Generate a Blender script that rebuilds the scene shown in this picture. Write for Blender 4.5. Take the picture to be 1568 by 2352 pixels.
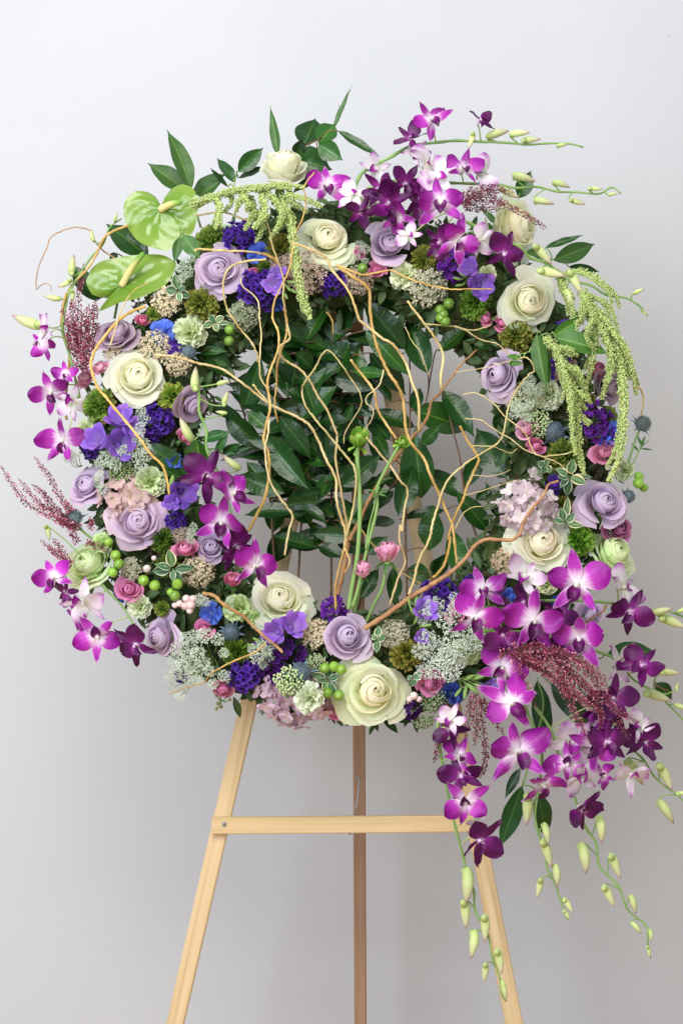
import bpy, math, random
import numpy as np
from mathutils import Vector, Matrix
PI = math.pi
rng = random.Random(7)
for o in list(bpy.data.objects): bpy.data.objects.remove(o)
scene = bpy.context.scene
COL = scene.collection

# ------------------------------------------------------------------ camera, light, exposure
S = 0.0006            # metres per photo unit (photo = 1568 x 2352 units) on the wreath's plane
CD = 2.6              # camera distance to that plane
ZC = 0.97             # camera height
cam_d = bpy.data.cameras.new('camera'); cam = bpy.data.objects.new('camera', cam_d); COL.objects.link(cam)
cam.location = (0, -CD, ZC); cam.rotation_euler = (PI/2, 0, 0)
cam_d.sensor_fit = 'VERTICAL'; cam_d.sensor_height = 36
cam_d.lens = 36*CD/(2352*S); cam_d.clip_end = 50; cam_d.clip_start = 0.05
scene.camera = cam
world = bpy.data.worlds.new('World'); scene.world = world; world.use_nodes = True
bg = world.node_tree.nodes['Background']; bg.inputs[0].default_value = (0.86, 0.92, 1.0, 1); bg.inputs[1].default_value = 0.57
def area(name, loc, target, size, sy, power, col):
    l = bpy.data.lights.new(name, 'AREA'); l.shape = 'RECTANGLE'; l.size = size; l.size_y = sy; l.energy = power; l.color = col
    o = bpy.data.objects.new(name, l); COL.objects.link(o); o.location = loc
    d = Vector(target) - Vector(loc); o.rotation_euler = d.to_track_quat('-Z', 'Y').to_euler()
    return o
area('ceiling_lamp', (-0.3, -1.95, 2.75), (0.0, 0.2, 1.0), 1.6, 1.0, 48, (1.0, 0.955, 0.90))
area('window_light', (-1.6, -2.7, 1.55), (0, 0.3, 0.55), 1.6, 1.6, 66, (0.80, 0.875, 1.0))
scene.view_settings.view_transform = 'Standard'; scene.view_settings.look = 'None'
scene.view_settings.exposure = 0.22; scene.view_settings.gamma = 1

# ------------------------------------------------------------------ photo units -> place
ZONES = dict(A=(0,400), B=(800,400), C=(1731,400), E=(0,1200), F=(0,1900), G=(800,2100), H=(1731,1200), I=(1731,2000), J=(800,1200), K=(1731,2900))
def q(z, x, y):
    if z == 'd': return (x, y)
    x0, y0 = ZONES[z]; k = 1000/1568
    return ((x0+k*x)/1.7417, (y0+k*y)/1.7417)
ZK = 1000/1568/1.7417         # zone unit in photo units
def lean(y): return (1176-y)*S*0.09          # the easel leans back
def P(x, y, Y=0.0):
    """point seen at photo unit (x, y), Y metres behind the leaning wreath plane"""
    Yw = Y + lean(y); k = (CD+Yw)/CD
    return Vector(((x-784)*S*k, Yw, ZC+(1176-y)*S*k))
CX, CY, RR, RT = 805, 1062, 475, 165
def ring(x, y):
    dx, dy = x-CX, y-CY; rho = math.hypot(dx, dy) or 1; s = max(-1.15, min(1.15, (rho-RR)/RT))
    h = 85*S*math.sqrt(max(0, 1-min(1, s*s)))
    n = Vector((dx/rho*s*0.75, -math.sqrt(max(0.12, 1-min(1, s*s)*0.8)), -dy/rho*s*0.75)).normalized()
    return h, n
def frame(pos, n, roll=0.0, scale=1.0, up=Vector((0, 0, 1))):
    """local Z -> n, local Y -> image up turned clockwise by roll"""
    n = n.normalized(); y = (up - n*up.dot(n))
    if y.length < 1e-4: y = Vector((1, 0, 0))
    y.normalize(); x = y.cross(n)
    m = Matrix((x, y, n)).transposed().to_4x4()
    return Matrix.Translation(pos) @ m @ Matrix.Rotation(-math.radians(roll), 4, 'Z') @ Matrix.Scale(scale, 4)

# ------------------------------------------------------------------ objects
def link(name, mesh, parent=None, mat=None, M=None, color=None):
    o = bpy.data.objects.new(name, mesh); COL.objects.link(o)
    if parent is not None: o.parent = parent
    if mat is not None and mesh is not None and not mesh.materials: mesh.materials.append(mat)
    if M is not None: o.matrix_basis = M
    if color is not None: o.color = (*color, 1)
    return o
def thing(name, label, cat, group=None, M=None):
    o = link(name, None, None, None, M); o.empty_display_size = 0.01
    tag(o, label, cat, group); return o
def tag(o, label, cat, group=None):
    o['label'] = label; o['category'] = cat
    if group: o['group'] = group
class MB:
    def __init__(s): s.v = []; s.f = []; s.uv = []
    def add(s, V, F, UV=None, M=None):
        b = len(s.v)
        if M is not None: V = [M @ Vector(p) for p in V]
        s.v += [tuple(p) for p in V]; s.f += [tuple(i+b for i in f) for f in F]
        s.uv += list(UV) if UV is not None else [(0.5, 0.5)]*len(V)
        return s
    def mesh(s, name, mat=None, smooth=True):
        m = bpy.data.meshes.new(name); m.from_pydata(s.v, [], s.f)
        if smooth: m.polygons.foreach_set('use_smooth', [True]*len(m.polygons))
        l = m.uv_layers.new(name='UVMap'); idx = np.empty(len(m.loops), dtype=np.int32); m.loops.foreach_get('vertex_index', idx)
        l.data.foreach_set('uv', np.array(s.uv, dtype=np.float32)[idx].ravel())
        if mat: m.materials.append(mat)
        m.update(); return m
def grid(f, nu, nv):
    V, UV, F = [], [], []
    for j in range(nv+1):
        for i in range(nu+1):
            u = -1+2*i/nu; v = j/nv; V.append(f(u, v)); UV.append(((u+1)/2, v))
    for j in range(nv):
        for i in range(nu):
            a = j*(nu+1)+i; F.append((a, a+1, a+nu+2, a+nu+1))
    return V, F, UV
def spline(pts, n=6):
    pts = [Vector(p) for p in pts]
    if len(pts) < 3: return [pts[0].lerp(pts[-1], i/n) for i in range(n+1)]
    out = []
    for i in range(len(pts)-1):
        p0 = pts[i-1] if i else pts[0]*2-pts[1]; p1, p2 = pts[i], pts[i+1]; p3 = pts[i+2] if i+2 < len(pts) else pts[-1]*2-pts[-2]
        for k in range(n):
            t = k/n
            out.append(0.5*((2*p1)+(p2-p0)*t+(2*p0-5*p1+4*p2-p3)*t*t+(3*p1-p0-3*p2+p3)*t**3))
    out.append(pts[-1]); return out
def tube(pts, rad, ns=7, cap=True):
    """rad: number or function of 0..1"""
    V, F, UV = [], [], []; n = len(pts); L = 0
    ref = Vector((0.31, -0.9, 0.2))
    for i, p in enumerate(pts):
        t = (pts[min(i+1, n-1)]-pts[max(i-1, 0)]).normalized()
        a = (ref - t*ref.dot(t)).normalized(); b = t.cross(a); ref = a
        if i: L += (p-pts[i-1]).length
        r = rad(i/(n-1)) if callable(rad) else rad
        for k in range(ns):
            an = 2*PI*k/ns; V.append(p+a*math.cos(an)*r+b*math.sin(an)*r); UV.append((k/ns, L*10))
    for i in range(n-1):
        for k in range(ns):
            F.append((i*ns+k, i*ns+(k+1) % ns, (i+1)*ns+(k+1) % ns, (i+1)*ns+k))
    if cap:
        F.append(tuple(range(ns-1, -1, -1))); F.append(tuple((n-1)*ns+k for k in range(ns)))
    return V, F, UV
def lathe(prof, ns=10):
    V, F, UV = [], [], []; n = len(prof)
    for i, (r, z) in enumerate(prof):
        for k in range(ns):
            an = 2*PI*k/ns; V.append(Vector((r*math.cos(an), r*math.sin(an), z))); UV.append((k/ns, i/(n-1)))
    for i in range(n-1):
        for k in range(ns): F.append((i*ns+k, i*ns+(k+1) % ns, (i+1)*ns+(k+1) % ns, (i+1)*ns+k))
    F.append(tuple(range(ns-1, -1, -1))); F.append(tuple((n-1)*ns+k for k in range(ns)))
    return V, F, UV
def box(sx, sy, sz, bev=0.0):
    x, y, z = sx/2, sy/2, sz/2; b = bev
    ring_ = [(-x+b, -y), (x-b, -y), (x, -y+b), (x, y-b), (x-b, y), (-x+b, y), (-x, y-b), (-x, -y+b)]
    V = [Vector((px, py, -z)) for px, py in ring_]+[Vector((px, py, z)) for px, py in ring_]
    F = [tuple(range(7, -1, -1)), tuple(range(8, 16))]+[(i, (i+1) % 8, (i+1) % 8+8, i+8) for i in range(8)]
    UV = [(p.x*1, p.z*1) for p in V]
    return V, F, UV
BLOB = [(1,0,0),(-1,0,0),(0,1,0),(0,-1,0),(0,0,1),(0,0,-1)]
BLOBF = [(0,2,4),(2,1,4),(1,3,4),(3,0,4),(2,0,5),(1,2,5),(3,1,5),(0,3,5)]
def blob(c, r, g, sq=1.0):
    e = Matrix.Rotation(g.random()*6, 3, Vector((g.random()-.5, g.random()-.5, g.random()+.01)).normalized())
    return [Vector(c)+e@Vector((p[0]*r, p[1]*r, p[2]*r*sq)) for p in BLOB], BLOBF
def dome_dirs(n, maxang, g, jit=0.08):
    out = []
    for i in range(n):
        z = 1-(1-math.cos(maxang))*(i+.5)/n; a = i*2.39996+g.uniform(-.2, .2); r = math.sqrt(max(0, 1-z*z))
        out.append(Vector((r*math.cos(a)+g.uniform(-jit, jit), r*math.sin(a)+g.uniform(-jit, jit), z+g.uniform(-jit, jit))).normalized())
    return out

# ------------------------------------------------------------------ materials
def nodes(name):
    m = bpy.data.materials.new(name); m.use_nodes = True; nt = m.node_tree; nt.nodes.clear()
    return m, nt, nt.nodes.new, nt.links.new
def soft(name, ramp, axis='v', rough=0.55, trans=0.25, spec=0.25, vein=0.25, veinscale=(26, 2.5), vary=0.16, bump=0.15, noise=None, edge=None, tint=True):
    """petal / leaf: colour ramp along the petal (UV v, or |u| with axis='u'), tinted by the object's colour"""
    m, nt, N, Lk = nodes(name)
    out = N('ShaderNodeOutputMaterial'); uv = N('ShaderNodeUVMap'); sep = N('ShaderNodeSeparateXYZ'); Lk(uv.outputs[0], sep.inputs[0])
    au = N('ShaderNodeMath'); au.operation = 'MULTIPLY_ADD'; au.inputs[1].default_value = 2; au.inputs[2].default_value = -1; Lk(sep.outputs[0], au.inputs[0])
    ab = N('ShaderNodeMath'); ab.operation = 'ABSOLUTE'; Lk(au.outputs[0], ab.inputs[0])
    cr = N('ShaderNodeValToRGB')
    oi = N('ShaderNodeObjectInfo')
    # streaks along the petal
    mp = N('ShaderNodeMapping'); mp.inputs['Scale'].default_value = (veinscale[0], veinscale[1], 1); Lk(uv.outputs[0], mp.inputs[0])
    off = N('ShaderNodeCombineXYZ'); mu = N('ShaderNodeMath'); mu.operation = 'MULTIPLY'; mu.inputs[1].default_value = 57; Lk(oi.outputs['Random'], mu.inputs[0])
    Lk(mu.outputs[0], off.inputs[0]); Lk(mu.outputs[0], off.inputs[1]); Lk(off.outputs[0], mp.inputs['Location'])
    ns = N('ShaderNodeTexNoise'); ns.inputs['Scale'].default_value = 1.0; ns.inputs['Detail'].default_value = 3; Lk(mp.outputs[0], ns.inputs['Vector'])
    fac = N('ShaderNodeMath'); fac.operation = 'MULTIPLY_ADD'; fac.inputs[1].default_value = vein; Lk(ns.outputs[0], fac.inputs[0])
    sub = N('ShaderNodeMath'); sub.operation = 'SUBTRACT'; Lk(sep.outputs[1] if axis == 'v' else ab.outputs[0], sub.inputs[0]); sub.inputs[1].default_value = vein*0.5
    Lk(sub.outputs[0], fac.inputs[2]); Lk(fac.outputs[0], cr.inputs[0])
    el = cr.color_ramp.elements
    for i, (p, c) in enumerate(ramp):
        e = el[i] if i < 2 else el.new(p)
        e.position = p; e.color = (*c, 1)
    col = cr.outputs[0]
    if edge:
        mr = N('ShaderNodeMapRange'); mr.inputs[1].default_value = edge[1]; mr.inputs[2].default_value = edge[2]; Lk(ab.outputs[0], mr.inputs[0])
        mx = N('ShaderNodeMix'); mx.data_type = 'RGBA'; Lk(mr.outputs[0], mx.inputs['Factor']); Lk(col, mx.inputs[6]); mx.inputs[7].default_value = (*edge[0], 1); col = mx.outputs[2]
    if noise:
        n2 = N('ShaderNodeTexNoise'); n2.inputs['Scale'].default_value = noise[1]; n2.inputs['Detail'].default_value = 4
        tc = N('ShaderNodeTexCoord'); Lk(tc.outputs['Object'], n2.inputs['Vector'])
        mr = N('ShaderNodeMapRange'); mr.inputs[1].default_value = noise[2]; mr.inputs[2].default_value = noise[3]; Lk(n2.outputs[0], mr.inputs[0])
        mx = N('ShaderNodeMix'); mx.data_type = 'RGBA'; Lk(mr.outputs[0], mx.inputs['Factor']); Lk(col, mx.inputs[6]); mx.inputs[7].default_value = (*noise[0], 1); col = mx.outputs[2]
    if tint:
        mx = N('ShaderNodeMix'); mx.data_type = 'RGBA'; mx.blend_type = 'MULTIPLY'; mx.inputs['Factor'].default_value = 1; Lk(col, mx.inputs[6]); Lk(oi.outputs['Color'], mx.inputs[7]); col = mx.outputs[2]
    hs = N('ShaderNodeHueSaturation'); Lk(col, hs.inputs['Color'])
    va = N('ShaderNodeMapRange'); va.inputs[3].default_value = 1-vary; va.inputs[4].default_value = 1+vary; Lk(oi.outputs['Random'], va.inputs[0])
    vb = N('ShaderNodeMath'); vb.operation = 'MULTIPLY_ADD'; vb.inputs[1].default_value = vary*1.4; Lk(ns.outputs[0], vb.inputs[0])
    vc = N('ShaderNodeMath'); vc.operation = 'SUBTRACT'; vc.inputs[1].default_value = vary*0.7; Lk(va.outputs[0], vc.inputs[0]); Lk(vc.outputs[0], vb.inputs[2])
    Lk(vb.outputs[0], hs.inputs['Value']); col = hs.outputs[0]
    bs = N('ShaderNodeBsdfPrincipled'); Lk(col, bs.inputs['Base Color']); bs.inputs['Roughness'].default_value = rough; bs.inputs['Specular IOR Level'].default_value = spec
    bp = N('ShaderNodeBump'); bp.inputs['Strength'].default_value = bump; bp.inputs['Distance'].default_value = 0.002; Lk(ns.outputs[0], bp.inputs['Height']); Lk(bp.outputs[0], bs.inputs['Normal'])
    if trans:
        tr = N('ShaderNodeBsdfTranslucent'); Lk(col, tr.inputs[0]); mi = N('ShaderNodeMixShader'); mi.inputs[0].default_value = trans
        Lk(bs.outputs[0], mi.inputs[1]); Lk(tr.outputs[0], mi.inputs[2]); Lk(mi.outputs[0], out.inputs[0])
    else: Lk(bs.outputs[0], out.inputs[0])
    return m
def solid(name, c1, c2, scale=60, rough=0.6, spec=0.3, bump=0.3, stretch=(1, 1, 1), coords='Object', lo=0.33, hi=0.67, detail=6, dist=0.002, trans=0.0):
    m, nt, N, Lk = nodes(name); out = N('ShaderNodeOutputMaterial'); tc = N('ShaderNodeTexCoord'); mp = N('ShaderNodeMapping'); mp.inputs['Scale'].default_value = stretch
    Lk(tc.outputs[coords], mp.inputs[0]); ns = N('ShaderNodeTexNoise'); ns.inputs['Scale'].default_value = scale; ns.inputs['Detail'].default_value = detail; Lk(mp.outputs[0], ns.inputs['Vector'])
    cr = N('ShaderNodeValToRGB'); cr.color_ramp.elements[0].position = lo; cr.color_ramp.elements[0].color = (*c1, 1); cr.color_ramp.elements[1].position = hi; cr.color_ramp.elements[1].color = (*c2, 1)
    Lk(ns.outputs[0], cr.inputs[0]); bs = N('ShaderNodeBsdfPrincipled'); bs.inputs['Roughness'].default_value = rough; bs.inputs['Specular IOR Level'].default_value = spec
    oi = N('ShaderNodeObjectInfo'); mx = N('ShaderNodeMix'); mx.data_type = 'RGBA'; mx.blend_type = 'MULTIPLY'; mx.inputs['Factor'].default_value = 1; Lk(cr.outputs[0], mx.inputs[6]); Lk(oi.outputs['Color'], mx.inputs[7])
    Lk(mx.outputs[2], bs.inputs['Base Color']); bp = N('ShaderNodeBump'); bp.inputs['Strength'].default_value = bump; bp.inputs['Distance'].default_value = dist; Lk(ns.outputs[0], bp.inputs['Height']); Lk(bp.outputs[0], bs.inputs['Normal'])
    Lk(bs.outputs[0], out.inputs[0]); return m
MT = {}
MT['rose'] = soft('rose_petal', [(0.0, (0.89, 0.89, 0.63)), (0.35, (0.955, 0.95, 0.77)), (1.0, (0.98, 0.978, 0.89))], trans=0.52, vein=0.25, vary=0.05, noise=((0.86, 0.88, 0.60), 2.2, 0.62, 0.85), bump=0.12, rough=0.6, spec=0.2)
MT['lavender'] = soft('lavender_petal', [(0.0, (0.62, 0.52, 0.58)), (0.4, (0.63, 0.49, 0.68)), (0.92, (0.72, 0.585, 0.76)), (1.0, (0.80, 0.66, 0.71))], trans=0.42, vein=0.15, vary=0.07, bump=0.12, rough=0.6, spec=0.2)
MT['pink'] = soft('pink_petal', [(0.0, (0.72, 0.50, 0.42)), (0.4, (0.72, 0.22, 0.38)), (1.0, (0.80, 0.33, 0.50))], trans=0.25, vary=0.10)
MT['carnation'] = soft('carnation_petal', [(0.0, (0.45, 0.58, 0.16)), (0.5, (0.72, 0.80, 0.45)), (1.0, (0.84, 0.88, 0.66))], trans=0.3, vary=0.08)
MT['orchid'] = soft('orchid_petal', [(0.0, (0.86, 0.80, 0.80)), (0.18, (0.82, 0.64, 0.79)), (0.38, (0.47, 0.05, 0.43)), (0.7, (0.29, 0.008, 0.27)), (1.0, (0.20, 0.004, 0.185))], trans=0.18, vein=0.42, veinscale=(18, 1.4), vary=0.22, rough=0.42, spec=0.28)
MT['orchid_sepal'] = soft('orchid_sepal', [(0.0, (0.88, 0.84, 0.82)), (0.18, (0.82, 0.64, 0.79)), (0.45, (0.42, 0.04, 0.39)), (0.85, (0.29, 0.012, 0.28)), (1.0, (0.60, 0.36, 0.58))], trans=0.18, vein=0.42, veinscale=(16, 1.4), vary=0.2, rough=0.42, spec=0.28, edge=((0.70, 0.44, 0.68), .86, 1.05))
MT['orchid_dark'] = soft('orchid_petal_dark', [(0.0, (0.66, 0.50, 0.60)), (0.14, (0.22, 0.015, 0.19)), (0.5, (0.085, 0.002, 0.075)), (1.0, (0.065, 0.002, 0.055))], trans=0.12, vein=0.3, veinscale=(16, 1.6), vary=0.2, rough=0.40, spec=0.3)
MT['orchid_pale'] = soft('orchid_petal_pale', [(0.0, (0.72, 0.78, 0.52)), (0.3, (0.85, 0.80, 0.80)), (0.7, (0.80, 0.62, 0.77)), (1.0, (0.42, 0.08, 0.42))], trans=0.30, vein=0.35, veinscale=(16, 1.6), vary=0.08, rough=0.45)
MT['bud'] = soft('orchid_bud_skin', [(0.0, (0.50, 0.62, 0.22)), (0.45, (0.58, 0.66, 0.28)), (0.85, (0.56, 0.54, 0.32)), (1.0, (0.42, 0.26, 0.26))], trans=0.12, vein=0.3, veinscale=(9, 1.5), vary=0.10, rough=0.45)
MT['statice'] = soft('statice_petal', [(0.0, (0.03, 0.012, 0.12)), (0.5, (0.07, 0.016, 0.28)), (1.0, (0.125, 0.04, 0.41))], trans=0.2, vary=0.25)
MT['stock'] = soft('stock_petal', [(0.0, (0.20, 0.12, 0.26)), (0.4, (0.095, 0.012, 0.22)), (1.0, (0.15, 0.02, 0.32))], trans=0.2, vary=0.2)
MT['blue'] = soft('delphinium_petal', [(0.0, (0.35, 0.40, 0.60)), (0.3, (0.075, 0.14, 0.60)), (1.0, (0.13, 0.22, 0.76))], trans=0.25, vary=0.15)
MT['freesia'] = soft('freesia_petal', [(0.0, (0.55, 0.56, 0.36)), (0.3, (0.36, 0.23, 0.62)), (0.7, (0.22, 0.09, 0.50)), (1.0, (0.30, 0.15, 0.60))], trans=0.3, vein=0.3, veinscale=(14, 1.5), vary=0.10, rough=0.5)
MT['hydrangea'] = soft('hydrangea_petal', [(0.0, (0.70, 0.66, 0.48)), (0.4, (0.72, 0.59, 0.61)), (1.0, (0.68, 0.51, 0.58))], trans=0.3, vary=0.12)
MT['leaf'] = soft('camellia_leaf', [(0.0, (0.085, 0.18, 0.03)), (0.035, (0.028, 0.09, 0.014)), (0.08, (0.014, 0.058, 0.0095)), (1.0, (0.0105, 0.046, 0.008))], axis='u', trans=0.08, vein=0.10, veinscale=(4, 18), vary=0.30, bump=0.3, rough=0.24, spec=0.36)
MT['leaf_soft'] = soft('soft_leaf', [(0.0, (0.20, 0.33, 0.08)), (0.05, (0.085, 0.20, 0.034)), (0.12, (0.055, 0.145, 0.022)), (1.0, (0.045, 0.125, 0.019))], axis='u', trans=0.15, vein=0.06, veinscale=(3, 14), vary=0.18, bump=0.25, rough=0.42, spec=0.35)
MT['leaf_var'] = soft('variegated_leaf', [(0.0, (0.16, 0.28, 0.12)), (0.3, (0.055, 0.135, 0.06)), (0.72, (0.08, 0.17, 0.075)), (0.86, (0.66, 0.70, 0.48)), (1.0, (0.72, 0.74, 0.54))], axis='u', trans=0.1, vein=0.22, veinscale=(5, 6), vary=0.15, rough=0.4)
MT['anthurium'] = soft('anthurium_spathe', [(0.0, (0.095, 0.205, 0.014)), (0.5, (0.145, 0.265, 0.026)), (1.0, (0.20, 0.31, 0.045))], trans=0.08, vein=0.25, veinscale=(5, 5), vary=0.04, bump=0.22, rough=0.20, spec=0.5)
MT['spadix'] = soft('spadix_skin', [(0.0, (0.78, 0.66, 0.30)), (0.45, (0.74, 0.66, 0.26)), (0.8, (0.20, 0.38, 0.06)), (1.0, (0.15, 0.34, 0.05))], trans=0.0, vary=0.1, bump=0.6, veinscale=(30, 40), rough=0.5)
MT['amaranth'] = soft('amaranth_bead', [(0.0, (0.50, 0.62, 0.20)), (1.0, (0.70, 0.78, 0.36))], trans=0.15, vary=0.10, noise=((0.42, 0.55, 0.14), 220, 0.4, 0.75))
MT['heather'] = soft('heather_bell', [(0.0, (0.22, 0.03, 0.07)), (0.5, (0.46, 0.12, 0.19)), (1.0, (0.92, 0.68, 0.72))], trans=0.15, vary=0.15, noise=((0.16, 0.05, 0.05), 160, 0.50, 0.60))
MT['heather_leaf'] = solid('heather_leaf', (0.05, 0.07, 0.025), (0.16, 0.11, 0.06), 90)
MT['heather_stem'] = solid('heather_stem', (0.22, 0.03, 0.07), (0.34, 0.06, 0.10), 80)
MT['sedum'] = soft('sedum_floret', [(0.0, (0.32, 0.40, 0.20)), (0.5, (0.58, 0.60, 0.46)), (1.0, (0.80, 0.64, 0.62))], trans=0.1, vary=0.15, noise=((0.60, 0.36, 0.32), 120, 0.5, 0.65))
MT['lace'] = solid('lace_floret', (0.62, 0.70, 0.54), (0.82, 0.85, 0.78), 400, bump=0.1)
MT['green_stem'] = solid('green_stem', (0.16, 0.30, 0.07), (0.27, 0.42, 0.13), 40, rough=0.5)
MT['dark_stem'] = solid('brown_stem', (0.10, 0.055, 0.03), (0.20, 0.11, 0.05), 60)
MT['willow'] = solid('willow_bark', (0.42, 0.23, 0.05), (0.70, 0.46, 0.14), 70, rough=0.45, stretch=(1, 1, .35))
MT['willow_pale'] = solid('pale_willow_bark', (0.50, 0.35, 0.12), (0.76, 0.60, 0.28), 70, rough=0.45, stretch=(1, 1, .35))
MT['willow_brown'] = solid('brown_willow_bark', (0.30, 0.14, 0.05), (0.52, 0.28, 0.11), 60, rough=0.55, bump=0.5)
MT['moss'] = solid('moss', (0.012, 0.028, 0.008), (0.055, 0.075, 0.022), 55, rough=0.9, spec=0.1, bump=1.0, dist=0.006)
MT['moss_leaf'] = soft('moss_tuft', [(0.0, (0.02, 0.045, 0.012)), (0.6, (0.035, 0.075, 0.018)), (1.0, (0.09, 0.13, 0.035))], trans=0.1, vary=0.0, noise=((0.075, 0.055, 0.03), 30, 0.5, 0.65))
MT['leaf_fill'] = soft('filler_leaf', [(0.0, (0.14, 0.22, 0.08)), (0.08, (0.05, 0.11, 0.03)), (1.0, (0.04, 0.09, 0.025))], axis='u', trans=0.12, vary=0.0, rough=0.4, noise=((0.11, 0.15, 0.07), 22, 0.45, 0.65))
MT['ranunculus'] = soft('ranunculus_frill', [(0.0, (0.08, 0.18, 0.02)), (0.6, (0.16, 0.33, 0.04)), (0.9, (0.24, 0.38, 0.07)), (1.0, (0.38, 0.32, 0.11))], trans=0.25, vary=0.12, noise=((0.42, 0.22, 0.09), 60, 0.58, 0.72))
MT['berry'] = soft('hypericum_berry', [(0.0, (0.17, 0.34, 0.03)), (0.8, (0.24, 0.42, 0.05)), (1.0, (0.20, 0.16, 0.04))], trans=0.05, vary=0.15, rough=0.22, spec=0.5, bump=0.03)
MT['snowberry'] = soft('snowberry_skin', [(0.0, (0.80, 0.66, 0.58)), (0.7, (0.82, 0.60, 0.58)), (1.0, (0.80, 0.36, 0.42))], trans=0.1, vary=0.06, rough=0.35)
MT['thistle'] = solid('thistle_head', (0.10, 0.14, 0.15), (0.26, 0.32, 0.33), 200, rough=0.7)
MT['thistle_bract'] = soft('thistle_bract', [(0.0, (0.16, 0.24, 0.24)), (1.0, (0.20, 0.30, 0.36))], trans=0.05, vary=0.15)
MT['seed'] = solid('seed_pod', (0.10, 0.075, 0.05), (0.22, 0.18, 0.11), 150)
MT['metal'] = solid('galvanised_steel', (0.16, 0.16, 0.17), (0.28, 0.28, 0.29), 200, rough=0.35, spec=0.6)
def wood(name, c1, c2, c3):
    m, nt, N, Lk = nodes(name); out = N('ShaderNodeOutputMaterial'); tc = N('ShaderNodeTexCoord'); mp = N('ShaderNodeMapping'); mp.inputs['Scale'].default_value = (75, 60, 2.2); Lk(tc.outputs['Object'], mp.inputs[0])
    oi = N('ShaderNodeObjectInfo'); cb = N('ShaderNodeCombineXYZ'); mu = N('ShaderNodeMath'); mu.operation = 'MULTIPLY'; mu.inputs[1].default_value = 23; Lk(oi.outputs['Random'], mu.inputs[0]); Lk(mu.outputs[0], cb.inputs[0]); Lk(mu.outputs[0], cb.inputs[2]); Lk(cb.outputs[0], mp.inputs['Location'])
    ns = N('ShaderNodeTexNoise'); ns.inputs['Scale'].default_value = 1.6; ns.inputs['Detail'].default_value = 6; ns.inputs['Distortion'].default_value = 0.5; Lk(mp.outputs[0], ns.inputs['Vector'])
    wv = N('ShaderNodeTexWave'); wv.inputs['Scale'].default_value = 0.9; wv.inputs['Distortion'].default_value = 7; wv.inputs['Detail'].default_value = 3; wv.inputs['Detail Scale'].default_value = .6; Lk(mp.outputs[0], wv.inputs['Vector'])
    mx = N('ShaderNodeMix'); mx.data_type = 'FLOAT'; mx.inputs[0].default_value = 0.05; Lk(ns.outputs[0], mx.inputs[2]); Lk(wv.outputs['Fac'], mx.inputs[3])
    cr = N('ShaderNodeValToRGB'); e = cr.color_ramp.elements; e[0].position = 0.28; e[0].color = (*c1, 1); e[1].position = 0.72; e[1].color = (*c3, 1); k = e.new(0.5); k.color = (*c2, 1); Lk(mx.outputs[0], cr.inputs[0])
    bs = N('ShaderNodeBsdfPrincipled'); Lk(cr.outputs[0], bs.inputs['Base Color']); bs.inputs['Roughness'].default_value = 0.45; bs.inputs['Specular IOR Level'].default_value = 0.35
    bp = N('ShaderNodeBump'); bp.inputs['Strength'].default_value = 0.15; bp.inputs['Distance'].default_value = 0.001; Lk(mx.outputs[0], bp.inputs['Height']); Lk(bp.outputs[0], bs.inputs['Normal']); Lk(bs.outputs[0], out.inputs[0]); return m
MT['pine'] = wood('pine_wood', (0.50, 0.34, 0.165), (0.60, 0.43, 0.225), (0.67, 0.505, 0.295))
MT['shaded_brown_wood'] = wood('shaded_brown_wood', (0.22, 0.125, 0.075), (0.29, 0.17, 0.105), (0.35, 0.215, 0.14))  # rear leg: darker brown, with its shade put into the colour
def paper():
    m, nt, N, Lk = nodes('backdrop_paper'); out = N('ShaderNodeOutputMaterial'); tc = N('ShaderNodeTexCoord')
    mp = N('ShaderNodeMapping'); mp.inputs['Scale'].default_value = (30, 30, 420); Lk(tc.outputs['Object'], mp.inputs[0])
    n1 = N('ShaderNodeTexNoise'); n1.inputs['Scale'].default_value = 1; n1.inputs['Detail'].default_value = 2; Lk(mp.outputs[0], n1.inputs['Vector'])
    n2 = N('ShaderNodeTexNoise'); n2.inputs['Scale'].default_value = 2.2; n2.inputs['Detail'].default_value = 3; Lk(tc.outputs['Object'], n2.inputs['Vector'])
    cr = N('ShaderNodeValToRGB'); e = cr.color_ramp.elements; e[0].position = 0.3; e[0].color = (0.525, 0.53, 0.538, 1); e[1].position = 0.7; e[1].color = (0.55, 0.555, 0.563, 1); Lk(n2.outputs[0], cr.inputs[0])
    mx = N('ShaderNodeMix'); mx.data_type = 'RGBA'; mx.blend_type = 'OVERLAY'; mx.inputs['Factor'].default_value = 0.03; Lk(cr.outputs[0], mx.inputs[6]); Lk(n1.outputs[0], mx.inputs[7])
    bs = N('ShaderNodeBsdfPrincipled'); Lk(mx.outputs[2], bs.inputs['Base Color']); bs.inputs['Roughness'].default_value = 0.85; bs.inputs['Specular IOR Level'].default_value = 0.15
    bp = N('ShaderNodeBump'); bp.inputs['Strength'].default_value = 0.08; bp.inputs['Distance'].default_value = 0.001; Lk(n1.outputs[0], bp.inputs['Height']); Lk(bp.outputs[0], bs.inputs['Normal']); Lk(bs.outputs[0], out.inputs[0]); return m
MT['paper'] = paper()
MT['bounce_floor'] = solid('warm_bounce_wood', (0.48, 0.30, 0.14), (0.58, 0.38, 0.19), 3, rough=0.5, stretch=(8, 1, 1))  # unseen ground, added to bounce warm light onto the lower backdrop

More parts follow.
